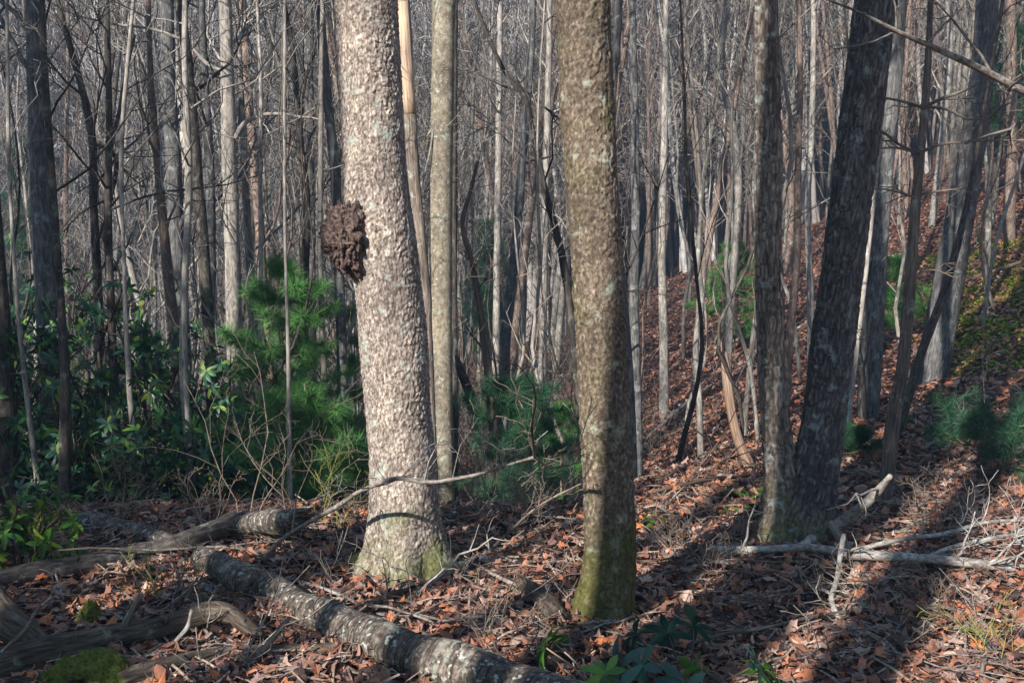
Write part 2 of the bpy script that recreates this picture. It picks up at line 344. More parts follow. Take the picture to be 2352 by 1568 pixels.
def scatter_leaves(N, y0, y1, size, tilt, mul=1.25, lift=0.02, pw=1.0, simple=False, xr=None):
    g = Geo()
    y = y0 + (y1 - y0) * rng.random(N) ** pw
    if xr is None: x = (rng.random(N) - 0.5) * 2 * (0.474 * y * mul + 0.6)
    else: x = rng.uniform(xr[0], xr[1], N)
    z = H(x, y)
    e = 0.15; sx = np.arctan((H(x + e, y) - H(x - e, y)) / (2 * e)); sy = np.arctan((H(x, y + e) - H(x, y - e)) / (2 * e))
    yaw = rng.uniform(0, 6.28, N); up = np.abs(rng.normal(0, 1, N))
    mats = rot_mats(yaw, rng.normal(0, tilt, N), rng.normal(0, tilt, N), size * rng.uniform(0.6, 1.35, N))
    ca, sa, cb, sb = np.cos(-sx), np.sin(-sx), np.cos(sy), np.sin(sy)
    Ry = np.zeros((N, 3, 3)); Ry[:, 0, 0] = ca; Ry[:, 0, 2] = sa; Ry[:, 1, 1] = 1; Ry[:, 2, 0] = -sa; Ry[:, 2, 2] = ca
    Rx = np.zeros((N, 3, 3)); Rx[:, 0, 0] = 1; Rx[:, 1, 1] = cb; Rx[:, 1, 2] = -sb; Rx[:, 2, 1] = sb; Rx[:, 2, 2] = cb
    mats = Rx @ Ry @ mats
    pos = np.stack([x, y, z + 0.008 + up * lift], -1)
    if simple:
        tv = np.array([[-0.5, 0, 0.05], [0, -0.28, 0], [0.5, 0, 0.08], [0, 0.28, 0.06]]); g.inst(tv, [np.array([[0, 1, 2], [0, 2, 3]])], pos, mats)
    else:
        k = rng.integers(0, 7, N)
        for q in range(7):
            s = k == q
            g.inst(LT[q][0], [LT[q][1]], pos[s], mats[s])
    return g
tag(obj('leaf_litter', scatter_leaves(56000, 2.8, 10.5, 0.074, 0.33, pw=1.15), M['leaf'], smooth=False), 'curled dry oak leaves covering the foreground floor', 'leaves', kind='stuff')
tag(obj('leaf_litter', scatter_leaves(170000, 9.5, 45, 0.10, 0.35, pw=1.2, lift=0.03, simple=True), M['leaf_far'], smooth=False), 'brown leaf carpet on the slope behind the trees', 'leaves', kind='stuff')

# broken bits of twig and stalk mixed into the leaves
g = Geo(); N = 14000; y = 2.8 + 8 * rng.random(N); x = (rng.random(N) - 0.5) * 2 * (0.474 * y * 1.25 + 0.6); tv = np.array([[-0.5, -0.02, 0], [-0.5, 0.02, 0.01], [0, 0.0, 0.07], [0.5, 0.015, 0.02], [0.5, -0.015, 0.0], [0, -0.035, 0.04]])
g.inst(tv, [np.array([[0, 5, 2, 1], [5, 4, 3, 2]])], np.stack([x, y, H(x, y) + rng.uniform(0.01, 0.05, N)], -1), rot_mats(rng.uniform(0, 6.28, N), rng.normal(0, 0.3, N), rng.normal(0, 0.3, N), rng.uniform(0.04, 0.22, N)))
tag(obj('floor_debris', g, M['twig'], smooth=False), 'broken twiglets mixed into the fallen leaves of the foreground', 'debris', kind='stuff')

# ------------------------------------------------------------------ branching
def grow(g, p, d, L, r, level, R_, up=0.25, wob=0.25, kids=(5, 4), sides=(6, 4, 3), rmin=0.002, spread=0.9):
    n = 6 if level >= 2 else 4
    P = [p]; dd = d / np.linalg.norm(d)
    for i in range(n):
        dd = nrm(dd + R_.normal(0, wob, 3) + np.array([0, 0, up * 0.4])); P.append(P[-1] + dd * L / n)
    P = np.array(P); rad = np.maximum(np.linspace(r, r * 0.35, n + 1), rmin)
    g.tube(P, rad, sides[max(0, len(sides) - 1 - level)], cap=False)
    if level <= 0: return
    nk = kids[len(kids) - level] if level <= len(kids) else kids[0]
    for i in range(nk):
        f = R_.uniform(0.2, 1.0); k = min(int(f * n), n - 1); q = P[k] + (P[k + 1] - P[k]) * (f * n - k)
        t = nrm(P[k + 1] - P[k]); s = nrm(np.cross(t, R_.normal(0, 1, 3)))
        grow(g, q, t * (1 - spread * 0.4) + s * spread * 0.8, L * R_.uniform(0.35, 0.6) * (1.15 - 0.5 * f), max(r * 0.5, rmin), level - 1, R_, up, wob, kids, sides, rmin, spread)
def crown_on(g, P, R, R_, n, f0, Lr, level=2, kids=(5, 3), ang=(0.5, 1.1), rk=0.35, rmin=0.002, up=0.3):
    m = len(P)
    for i in range(n):
        f = f0 + (1 - f0) * (i + R_.random()) / n; x = f * (m - 1); k = min(int(x), m - 2)
        q = P[k] + (P[k + 1] - P[k]) * (x - k); t = nrm(P[k + 1] - P[k]); a = R_.uniform(0, 6.28); e = R_.uniform(*ang)
        s = np.array([math.cos(a), math.sin(a), 0])
        grow(g, q, t * math.cos(e) + s * math.sin(e), R_.uniform(*Lr) * (1.1 - 0.6 * f), max(R[k] * rk, rmin * 2), level, R_, up, 0.22, kids, rmin=rmin)

# ------------------------------------------------------------------ close trunks with modelled bark
def vor(u, v, nc, seed):       # cells around (periodic) x along
    U = u * nc; ui, vi = np.floor(U), np.floor(v)
    f1 = np.full(U.shape, 9.0); f2 = f1.copy(); cid = np.zeros(U.shape); dv = np.zeros(U.shape)
    for a in (-1, 0, 1):
        for b in (-1, 0, 1):
            cu, cv = ui + a, vi + b; m = np.mod(cu, nc)
            px = cu + 0.1 + 0.8 * h01(m, cv, cv * 0 + seed); py = cv + 0.1 + 0.8 * h01(m, cv, cv * 0 + seed + 1)
            d = np.hypot(U - px, v - py); idv = h01(m, cv, cv * 0 + seed + 2)
            c = d < f1
            f2 = np.where(c, f1, np.minimum(f2, d)); cid = np.where(c, idv, cid); dv = np.where(c, v - py, dv); f1 = np.where(c, d, f1)
    return f1, f2, cid, dv
def hero_trunk(P, R, style, base_z, flare=0.35, lobes=5, ds=0.006, seed=1, swell=None):
    L = np.linalg.norm(np.diff(P, axis=0), axis=1).sum(); n = int(L / ds)
    Q = resample(np.column_stack([P, R]), n); P, R = Q[:, :3], Q[:, 3]
    k = int(2 * math.pi * R.mean() / ds); th = np.linspace(0, 2 * math.pi, k, endpoint=False)
    T = nrm(np.gradient(P, axis=0)); ref = np.array([0, 1.0, 0]); U = nrm(ref - (T @ ref)[:, None] * T); W = np.cross(T, U)
    s = np.arange(n) * ds; TH, S = np.meshgrid(th, s)
    h = np.maximum(P[:, 2] - base_z, 0)[:, None]
    Rm = R[:, None] * (1 + flare * np.exp(-h / 0.13) * (0.75 + 0.55 * np.cos(lobes * TH + seed + 0.8 * np.sin(TH * 2))) + 0.12 * np.exp(-h / 0.5) * np.cos(3 * TH + seed))
    bk = np.stack([np.cos(TH) * R[:, None], np.sin(TH) * R[:, None], S], -1)
    Rm = Rm * (1 + 0.10 * vn3(bk * np.array([7, 7, 3.0]) + seed * 3, 3))
    warpn = vn3(bk * 16 + 3, 5)
    if style == 'plates':
        f1, f2, cid, dv = vor(TH / (2 * math.pi) + warpn * 0.05 + 0.022 * vn3(bk * 60, 7), S / 0.032 + warpn * 2.4 + 1.5 * vn3(bk * 45, 8), int(2 * math.pi * R.mean() / 0.0145), 10 + seed)
        e = sstep((f2 - f1) / 0.30)
        g1, g2, _, _ = vor(TH / (2 * math.pi) + warpn * 0.05, S / 0.16 + warpn * 1.5, int(2 * math.pi * R.mean() / 0.06), 40 + seed)
        fis = 1 - sstep((g2 - g1) / 0.12)
        amp = np.clip(0.9 + 1.6 * vn3(bk * np.array([6, 6, 3.0]) + 7, 12), 0.25, 1.6)
        disp = -0.005 * fis + amp * e * (0.0015 + 0.0038 * cid - 0.005 * dv) + 0.004 * vn3(bk * np.array([150, 150, 70.0]), 6) + 0.004 * vn3(bk * 28, 9)
    else:
        f1, f2, cid, dv = vor(TH / (2 * math.pi) + warpn * 0.055 + 0.02 * vn3(bk * 40, 7), S / 0.19 + warpn * 1.6 + 1.1 * vn3(bk * 22, 8), int(2 * math.pi * R.mean() / 0.022), 10 + seed)
        e = sstep((f2 - f1) / 0.42)
        disp = e * (0.008 + 0.005 * cid) + 0.004 * vn3(bk * np.array([90, 90, 40]), 6)
    Rm = Rm + disp
    V = P[:, None, :] + Rm[..., None] * (np.cos(TH)[..., None] * U[:, None, :] + np.sin(TH)[..., None] * W[:, None, :])
    if swell is not None:
        dd = V - np.asarray(swell); V = V + 0.06 * nrm(V - P[:, None, :]) * np.exp(-(dd ** 2).sum(-1) / 0.040)[..., None]
    i = np.arange(n - 1)[:, None] * k; j = np.arange(k)[None, :]; j2 = (j + 1) % k
    g = Geo(); g.add(V.reshape(-1, 3), [np.stack([i + j, i + j2, i + k + j2, i + k + j], -1).reshape(-1, 4)], bk.reshape(-1, 3))
    g.ex = {'pl': cid, 'cr': 1 - e}
    return g

def px_path(pts, D, height, R_, dip=0.15, Dtop=None):
    """pts from top to bottom, (x, y, width) -> centreline from the soil to the full height of the tree"""
    A = []; R = []
    for (x, y, w_) in pts:
        p, s = plane(x, y, D); A.append(p); R.append(w_ / 2 * s)
    A = np.array(A[::-1]); R = np.array(R[::-1])
    b = A[0]; sl = (A[0] - A[1]) / max(A[1][2] - A[0][2], 0.05)
    gz = H1(b[0], D) - dip
    if b[2] > gz + 0.05:
        dz = b[2] - gz
        n = b + np.array([np.clip(sl[0], -0.4, 0.4) * dz * 0.5, 0, -dz]); n[2] = H1(n[0], D) - dip
        A = np.vstack([n, A]); R = np.concatenate([[R[0] * (1 + 0.12 * min(dz, 2))], R])
    base = np.array([A[0][0], D, A[0][2] + dip])
    t = A[-1]; top = base[2] + height; sl = (A[-1] - A[-2]) / max(A[-1][2] - A[-2][2], 0.05)
    vis = len(A) - 1
    if t[2] < top - 0.5:
        m = 6; dz = (top - t[2]) / m
        for i in range(m):
            sl = sl * 0.8 + R_.normal(0, 0.03, 3); sl[2] = 0
            A = np.vstack([A, A[-1] + np.array([sl[0], sl[1], 1]) * dz]); R = np.append(R, R[vis] * (1 - 0.85 * (i + 1) / m) + 0.004)
    return A, R, base, vis
def px_branch(par, base, pts, D, mat, sides=6, twigs=4, R_=None, name='branch', lvl=1):
    P = []; R = []
    for k, q in enumerate(pts):
        d = D if not isinstance(D, (tuple, list)) else D[0] + (D[1] - D[0]) * k / (len(pts) - 1)
        p, s = plane(q[0], q[1], d); P.append(p); R.append(q[2] / 2 * s)
    Q = resample(np.column_stack([P, R]), len(pts) * 4)
    g = Geo(); g.tube(Q[:, :3], np.maximum(Q[:, 3], 0.0015), sides, cap=False)
    for i in range(twigs):
        k = R_.integers(2, len(Q) - 1); t = nrm(Q[k, :3] - Q[k - 1, :3]); s = nrm(np.cross(t, R_.normal(0, 1, 3)))
        grow(g, Q[k, :3], t * 0.7 + s * 0.8, R_.uniform(0.3, 0.7) * 0.09 * D if not isinstance(D, (tuple, list)) else 0.5, max(Q[k, 3] * 0.5, 0.002), lvl, R_, 0.15, 0.3, (3, 3))
    return obj(name, g, mat, par, base)
def tree(name, label, pts, D, mat, height=13, seed=0, sides=12, crown=14, f0=0.35, branches=(), group=None, lump=0.10, cat='tree', Lr=(1.2, 2.6), lowtw=0, broken=False):
    R_ = np.random.default_rng(seed + 100)
    A, R, base, vis = px_path(pts, D, height, R_) if not broken else px_path(pts, D, 0, R_)
    Q = resample(np.column_stack([A, R]), max(12, int(len(A) * 7))); P, R = Q[:, :3], np.maximum(Q[:, 3], 0.004)
    par = empty(name, base); tag(par, label, cat, group)
    g = Geo(); g.tube(P, R, sides, lump=lump, seed=seed); obj('trunk', g, mat, par, base)
    if crown:
        g = Geo(); crown_on(g, P, R, R_, crown, f0, Lr)
        if lowtw: crown_on(g, P[:len(P) // 2], R, R_, lowtw, 0.1, (0.5, 1.3), level=1, kids=(4, 3), rk=0.12)
        obj('crown', g, mat, par, base)
    for b in branches: px_branch(par, base, b, D - 0.02, mat, R_=R_)
    return par, base

# ---- the four big foreground trees
def hero_tree(name, label, trunks, D, height, seed, flare=0.35, crown=12):
    par = None
    for q, (pts, mat, style) in enumerate(trunks):
        R_ = np.random.default_rng(seed + q)
        A, R, base, vis = px_path(pts, D if not isinstance(D, list) else D[q], height, R_)
        if par is None:
            B = base; par = empty(name, base); tag(par, label, 'tree')
        cut = vis + 1
        g = hero_trunk(A[:cut + 1] if cut < len(A) else A, R[:cut + 1] if cut < len(A) else R, style, base[2], flare=flare, seed=seed + q, swell=plane(805, 546, DA - 0.12)[0] if name == 'burl_tree' else None)
        tr = obj('trunk', g, M[mat], par, B)
        if cut < len(A) - 1:
            Q = resample(np.column_stack([A[cut:], R[cut:]]), 24); g = Geo(); g.tube(Q[:, :3] , Q[:, 3] + 0.004, 14)
            crown_on(g, Q[:, :3], Q[:, 3], R_, crown, 0.15, (1.6, 3.4))
            obj('crown', g, M['bark_grey'], par, B)
    return par, B
DA = gp(928, 1312)[0][1]; DB = gp(1385, 1425)[0][1]; DC = gp(1815, 1245)[0][1]
print('DEPTHS', DA, DB, DC)
tA, bA = hero_tree('burl_tree', 'thick sunlit tree with flaky pinkish bark and a dark lumpy burl on its left side',
    [([(838, 0, 148), (851, 200, 146), (865, 400, 143), (888, 600, 144), (905, 800, 148), (920, 1000, 146), (926, 1150, 154), (930, 1240, 168), (933, 1312, 190)], 'bark_flaky', 'plates')], DA, 15, 3, flare=0.45)
tB, bB = hero_tree('mossy_tree', 'brown scaly trunk with green moss and lichen specks standing right of the burl tree',
    [([(1337, 0, 122), (1346, 200, 122), (1357, 400, 117), (1371, 600, 117), (1381, 800, 113), (1391, 1000, 113), (1399, 1150, 113), (1402, 1260, 114), (1395, 1350, 118), (1382, 1425, 125)], 'bark_mossy', 'plates')], DB, 15, 7, flare=0.32)
tC, bC = hero_tree('twin_trunk_tree', 'twin oak forking at the ground, upright left stem and shaded right stem leaning right',
    [([(1760, 0, 46), (1762, 150, 49), (1765, 300, 54), (1763, 500, 54), (1765, 700, 52), (1776, 900, 57), (1790, 1050, 68), (1802, 1150, 92), (1806, 1240, 135)], 'bark_furrow', 'furrow'),
     ([(2012, 0, 88), (1987, 200, 90), (1962, 400, 88), (1937, 600, 88), (1911, 800, 90), (1886, 1000, 92), (1862, 1120, 106), (1832, 1240, 132)], 'bark_shade_furrow', 'furrow')], [DC, DC - 0.01], 15, 12, flare=0.30)

def blob(c, rad, amp, fr, seed, n=(90, 60), warpz=1.0):
    th, ph = np.meshgrid(np.linspace(0, 2 * np.pi, n[0], endpoint=False), np.linspace(0.02, np.pi - 0.02, n[1]))
    d = np.stack([np.cos(th) * np.sin(ph), np.sin(th) * np.sin(ph), np.cos(ph)], -1)
    a = np.abs(vn3(d * fr + seed, seed)) * 2; b = np.abs(vn3(d * fr * 2.7 + seed, seed + 1)) * 2; e = vn3(d * 1.7 + seed, seed + 2)
    V = np.asarray(c) + d * np.asarray(rad) * (1 + e * 0.45 + amp * (a + 0.6 * b - 0.5))[..., None]
    k = n[0]; i = np.arange(n[1] - 1)[:, None] * k; j = np.arange(k)[None, :]; j2 = (j + 1) % k
    g = Geo(); g.add(V.reshape(-1, 3), [np.stack([i + j, i + k + j, i + k + j2, i + j2], -1).reshape(-1, 4), np.arange(k)[None, ::1], (np.arange(k) + (n[1] - 1) * k)[None, ::-1]])
    return g
pb, s = plane(793, 546, DA - 0.13)
g = blob(pb, (0.108, 0.12, 0.175), 0.30, 4.2, 4, (170, 120)); g.bk = [g.v[0]]
obj('burl', g, M['burl'], tA, bA)
# roots of the burl tree
for (pts, seed) in (([(870, 1270, 50), (830, 1292, 36), (795, 1305, 22), (765, 1312, 12)], 1), ([(985, 1285, 46), (1015, 1300, 30), (1040, 1310, 14)], 2)):
    P = []; R = []
    for (x, y, w_) in pts:
        p, s = gp(x, y, 0.0); P.append(p + np.array([0, 0, 0.02])); R.append(w_ / 2 * s)
    Q = resample(np.column_stack([P, R]), 12); g = Geo(); g.tube(Q[:, :3], Q[:, 3], 12, lump=0.15); g.ex = {'pl': np.full(g.n, 0.4), 'cr': np.zeros(g.n)}
    for i_ in range(len(g.bk)): g.bk[i_][:, 2] *= 0.1
    obj('root', g, M['bark_flaky'], tA, bA)

# ---- trees of the middle distance, measured one by one
tree('snag', 'dead barkless reddish snag with a pale peeled top behind the burl tree', [(926, 0, 28), (940, 250, 30), (955, 450, 28), (975, 650, 27), (985, 850, 25), (992, 1060, 25)], 8.2, M['grey_wood'], 6.5, 1, crown=0)
_e = [o for o in COL.objects if o.name == 'snag'][0]; _P = np.array([plane(a, b, 8.2)[0] for a, b in ((908, -330), (915, -200), (926, 0), (933, 140), (941, 262))])
g = Geo(); _Q = resample(_P, 16); g.tube(_Q, np.linspace(0.045, 0.052, 16), 14, lump=0.1); obj('peeled_top', g, M['peeled'], _e, tuple(_e.location))
tree('smooth_bark_tree', 'smooth olive grey trunk with lichen just right of the burl tree', [(1020, 0, 54), (1016, 300, 52), (1012, 600, 54), (1015, 900, 52), (1018, 1080, 52)], 9.2, M['bark_smooth'], 16, 2, sides=24, lump=0.05,
     branches=[[(1005, 275, 8), (990, 300, 6), (970, 330, 4)]])
tree('shadowed_tree', 'thin dark trunk hugging the right edge of the smooth olive grey trunk', [(1045, 0, 14), (1043, 300, 14), (1042, 600, 16), (1044, 900, 16)], 10.2, M['bark_dark'], 14, 3)  # dark bark colour stands in for shade along the smooth trunk's edge
tree('patchy_bark_tree', 'dark trunk with black and pale patches at the left edge of the upper woods', [(78, 0, 40), (84, 200, 42), (92, 400, 46), (102, 560, 50)], 10.5, M['bark_shade_slate'], 14, 4, sides=16,
     branches=[[(95, 80, 6), (60, 100, 5), (20, 140, 4), (0, 165, 3)]])
tree('crooked_tree', 'thin dark crooked tree forking beside the patchy left trunk', [(142, 40, 12), (165, 120, 14), (190, 210, 17), (213, 330, 18), (214, 440, 18), (222, 600, 20)], 12, M['bark_dark'], 12, 5,
     branches=[[(253, 345, 10), (275, 250, 9), (290, 165, 8), (310, 80, 6)], [(213, 330, 10), (253, 345, 10), (245, 500, 12), (248, 640, 12)]])
tree('brown_trunk_tree', 'brownish trunk with a small knot left of the wide lichen trunk', [(342, 60, 12), (350, 230, 15), (360, 350, 18), (372, 480, 20), (385, 620, 24), (400, 760, 26)], 12.5, M['bark_red'], 14, 6)
tree('broad_grey_tree', 'broad grey trunk fourth from the dark patchy left tree', [(384, 0, 30), (388, 200, 34), (400, 400, 36), (408, 600, 36), (420, 800, 36)], 14, M['bark_shade_slate'], 16, 7, sides=16)
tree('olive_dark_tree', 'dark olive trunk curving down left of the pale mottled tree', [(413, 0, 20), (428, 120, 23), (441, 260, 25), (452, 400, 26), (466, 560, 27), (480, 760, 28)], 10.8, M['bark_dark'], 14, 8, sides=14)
tree('two_tone_tree', 'slim trunk with a black upper stretch and pale middle', [(463, 0, 15), (468, 150, 20), (475, 260, 20), (482, 400, 22), (484, 600, 26), (486, 760, 26)], 12.2, M['bark_shade_slate'], 14, 9)
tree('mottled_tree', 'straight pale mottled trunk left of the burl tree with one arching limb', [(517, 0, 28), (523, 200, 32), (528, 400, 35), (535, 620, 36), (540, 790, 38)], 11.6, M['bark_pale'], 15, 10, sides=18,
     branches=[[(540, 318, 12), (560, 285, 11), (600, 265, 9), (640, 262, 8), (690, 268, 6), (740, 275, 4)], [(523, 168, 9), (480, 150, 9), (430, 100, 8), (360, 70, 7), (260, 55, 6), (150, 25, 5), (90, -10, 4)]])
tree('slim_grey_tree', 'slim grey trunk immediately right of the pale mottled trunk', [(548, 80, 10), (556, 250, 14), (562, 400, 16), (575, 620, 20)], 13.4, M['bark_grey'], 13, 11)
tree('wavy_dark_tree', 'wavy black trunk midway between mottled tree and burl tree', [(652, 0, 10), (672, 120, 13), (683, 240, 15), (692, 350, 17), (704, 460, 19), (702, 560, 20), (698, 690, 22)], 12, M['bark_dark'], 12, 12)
tree('straight_slim_tree', 'straight slim blue grey trunk between wavy dark trunk and burl tree', [(712, 0, 14), (714, 300, 16), (716, 500, 16), (718, 760, 18)], 16, M['bark_shade_slate'], 15, 13)
tree('bent_grey_tree', 'grey bent trunk passing behind the burl', [(735, 0, 20), (745, 150, 21), (758, 280, 23), (770, 400, 24), (778, 600, 24), (785, 800, 24)], 9.6, M['bark_shade_slate'], 13, 14)
tree('edge_tree', 'dark trunk cut by the left edge of the view beside evergreen bushes', [(-30, 300, 30), (-8, 600, 40), (5, 800, 46), (22, 1080, 50)], 9, M['bark_dark'], 13, 15)
tree('leaning_limb_tree', 'dark slender tree leaning across the gap between smooth and mossy trunks', [(1085, -10, 7), (1120, 80, 9), (1160, 165, 10), (1205, 225, 12), (1228, 330, 14), (1255, 450, 16), (1280, 540, 16), (1300, 640, 18), (1315, 760, 18)], 11, M['bark_dark'], 5, 16, crown=6,
     branches=[[(1160, 165, 7), (1220, 220, 6), (1285, 275, 5)]])
tree('curving_grey_tree', 'smooth blue grey tree curving down left in the gap between the two largest trunks', [(1224, 0, 14), (1220, 120, 16), (1212, 230, 18), (1203, 330, 19), (1192, 480, 20), (1176, 640, 22), (1163, 760, 24), (1158, 900, 26)], 12.5, M['bark_shade_slate'], 13, 17)
tree('white_slim_tree', 'whitish slim trunk between smooth trunk and curving grey tree', [(1148, 0, 12), (1146, 250, 14), (1143, 500, 15), (1140, 750, 17)], 17, M['bark_pale'], 16, 18)
tree('pale_pair_tree', 'pale straight trunk close left of the mossy trunk', [(1262, 0, 13), (1258, 250, 15), (1252, 500, 17), (1247, 760, 19)], 16, M['bark_pale'], 16, 19)
tree('broken_stub', 'black broken leaning stub above the green pine between the two main trunks', [(1043, 815, 18), (1062, 860, 20), (1085, 920, 22)], 9.6, M['log_dark'], 0, 20, crown=0, broken=True, cat='dead tree')
tree('forked_dead_tree', 'crooked dead forked sapling against the valley behind the smooth trunk', [(1098, 370, 8), (1080, 440, 9), (1062, 520, 12), (1078, 580, 14), (1095, 660, 16), (1110, 760, 18)], 11.8, M['brown_wood'], 0, 21, crown=5, Lr=(0.5, 1), broken=True)
tree('hugging_tree', 'dark thin trunk beside upper right edge of the mossy trunk', [(1422, 0, 18), (1415, 120, 18), (1408, 240, 14), (1412, 420, 14), (1425, 600, 16), (1440, 780, 20)], 9.5, M['bark_shade_slate'], 13, 22)
tree('grey_companion_tree', 'straight grey trunk standing right of the mossy trunk', [(1455, 100, 16), (1458, 300, 20), (1460, 500, 22), (1456, 700, 24), (1462, 900, 24)], 11.5, M['bark_shade_slate'], 14, 23)
tree('pale_companion_tree', 'pale white barked trunk third right of the mossy trunk', [(1530, 0, 12), (1528, 200, 16), (1524, 400, 16), (1520, 600, 18), (1524, 760, 20)], 18, M['bark_pale'], 16, 24)
tree('curvy_pale_sapling', 'curvy pale young tree on the ravine side left of the twin oak', [(1600, 300, 8), (1610, 480, 10), (1604, 600, 12), (1612, 690, 13), (1598, 790, 14), (1605, 900, 14)], 12, M['bark_grey'], 10, 25)
tree('leaning_pale_tree', 'pale trunk leaning left downhill above the small green pine', [(1668, 20, 16), (1655, 150, 15), (1690, 330, 14), (1697, 450, 18), (1690, 560, 20), (1678, 680, 22)], 19, M['bark_pale'], 13, 26)
tree('black_slim_tree', 'black slim sapling on the ravine side between mossy and twin trees', [(1600, 640, 8), (1612, 800, 10), (1598, 900, 11), (1572, 1000, 13), (1555, 1080, 14)], 9.8, M['bark_dark'], 5, 27, crown=8)
tree('bent_stump', 'barkless brown bent dead stem leaning over the slope left of twin oak', [(1659, 782, 8), (1668, 850, 22), (1678, 930, 23), (1696, 1010, 24), (1722, 1075, 26)], gp(1722, 1085)[0][1], M['dead_wood'], 0, 28, crown=0, broken=True, cat='dead tree')
tree('slope_thin_tree', 'thin grey stem rising just left of the twin oak', [(1745, 500, 10), (1738, 700, 12), (1722, 850, 14), (1712, 960, 12)], 10, M['bark_grey'], 7, 29, crown=6)
tree('tall_shaded_tree', 'wide blue grey shaded trunk behind the leaning oak stem', [(2062, 0, 42), (2048, 200, 44), (2028, 400, 46), (2013, 600, 48), (2002, 800, 50), (1992, 960, 52)], 10.5, M['bark_shade_slate'], 16, 30, sides=18)
tree('pale_sliver_tree', 'slender pale sunlit trunk right beside the leaning oak stem', [(2010, 430, 10), (1990, 600, 14), (1968, 780, 16), (1950, 920, 20), (1935, 1070, 22)], 9, M['bark_pale'], 11, 31)
HB = []
for (y, n_) in ((150, 3), (245, 6), (345, 6), (470, 5), (520, 3), (680, 3)):
    pass
pr, base = tree('whorled_dead_pine', 'dead young pine with whorls of bare side branches right of the twin oak', [(2138, -10, 12), (2128, 200, 18), (2115, 350, 20), (2103, 470, 23), (2088, 680, 27), (2072, 850, 30), (2052, 960, 33), (2040, 1080, 34), (2022, 1195, 34)], 7.2, M['grey_wood'], 0, 32, crown=0, broken=True,
     branches=[[(2125, 245, 10), (2160, 228, 9), (2205, 212, 8), (2250, 190, 5), (2290, 160, 3)], [(2125, 245, 8), (2170, 250, 7), (2230, 275, 5), (2290, 262, 3)], [(2122, 248, 8), (2080, 235, 7), (2030, 225, 5), (1990, 222, 3)],
               [(2115, 350, 9), (2150, 335, 8), (2230, 325, 6), (2352, 322, 4)], [(2113, 352, 8), (2070, 335, 7), (2030, 305, 6), (2000, 290, 3)], [(2113, 352, 7), (2060, 340, 6), (2005, 342, 3)],
               [(2105, 450, 7), (2150, 440, 6), (2220, 432, 3)], [(2103, 455, 7), (2060, 440, 5), (2010, 432, 3)], [(2090, 640, 6), (2130, 620, 5), (2200, 640, 3)], [(2075, 780, 8), (2035, 770, 6), (1990, 760, 3)], [(2130, 100, 7), (2165, 60, 5), (2210, 20, 3)]])
tree('large_leaning_tree', 'large light grey tree leaning right at the top right of the slope', [(2268, 0, 48), (2252, 200, 54), (2222, 400, 60), (2187, 600, 66), (2152, 800, 72), (2120, 960, 76)], 12.5, M['bark_shade_slate'], 15, 33, sides=20,
     branches=[[(2235, 380, 12), (2255, 280, 10), (2270, 200, 8), (2300, 100, 5)]])
tree('diagonal_sapling', 'slim sapling crossing diagonally in front of the large leaning tree', [(2262, 240, 8), (2235, 400, 12), (2205, 540, 16), (2165, 680, 19), (2120, 800, 20), (2080, 930, 22), (2055, 1010, 24)], 9.4, M['bark_dark'], 9, 34)
tree('far_right_tree', 'reddish straight trunk high on the slope at the right edge', [(2322, 0, 22), (2325, 200, 22), (2320, 430, 26)], 22, M['bark_red'], 16, 35)
tree('slanting_pale_sapling', 'pale thin sapling leaning right on the sunlit upper right slope', [(2345, 380, 7), (2318, 460, 8), (2295, 530, 8)], 15, M['bark_pale'], 6, 36, crown=6)
tree('brown_sapling', 'brown thin trunk seen in the fork of the twin oak', [(1835, 0, 12), (1838, 200, 14), (1832, 420, 16), (1830, 600, 18), (1815, 760, 18)], 14, M['bark_red'], 14, 37)
tree('fork_gap_tree', 'pale slim trunk low in the fork of the twin oak', [(1868, 0, 12), (1866, 250, 14), (1855, 500, 14), (1862, 700, 16)], 18, M['bark_pale'], 15, 38)

for k, (nm, lab, pts_, D_, m_) in enumerate([
    ('slender_tree', 'pale slender birch like stem inside the dark left undergrowth, leaning slightly right', [(285, 600, 9), (292, 800, 12), (305, 980, 14), (332, 1150, 17)], 8.4, 'bark_pale'),
    ('slender_tree', 'thin pale stem near the left edge rising from the undergrowth', [(30, 560, 8), (45, 760, 10), (68, 960, 12), (88, 1120, 14)], 8.8, 'bark_pale'),
    ('dark_tree', 'black trunk low in the dark undergrowth at left', [(140, 700, 18), (150, 880, 24), (148, 1160, 30)], 8.2, 'bark_dark'),
    ('slender_tree', 'pale grey trunk low behind the evergreen shrubs left of the bright pine', [(425, 640, 16), (422, 850, 20), (432, 1000, 21), (442, 1160, 24)], 8.9, 'bark_pale'),
    ('slender_tree', 'slim pale trunk rising left of the bright pine tip', [(598, 400, 9), (600, 700, 12), (602, 1000, 14)], 10.6, 'bark_pale'),
    ('slender_tree', 'thin tan stem standing in front of the bright pine', [(655, 560, 7), (662, 800, 9), (664, 1000, 11), (668, 1185, 13)], 7.6, 'bark_pale'),
    ('dark_tree', 'dark trunk behind the shrubs right of the black trunk at left', [(255, 700, 18), (262, 900, 22), (270, 1130, 24)], 9.6, 'bark_dark'),
    ('slender_tree', 'slim grey stem just left of the burl tree foot', [(735, 560, 12), (742, 800, 14), (752, 1050, 16)], 9.4, 'bark_grey')]):
    tree(nm, lab, pts_, D_, M[m_], 7.5, 70 + k, crown=10, lump=0.08)
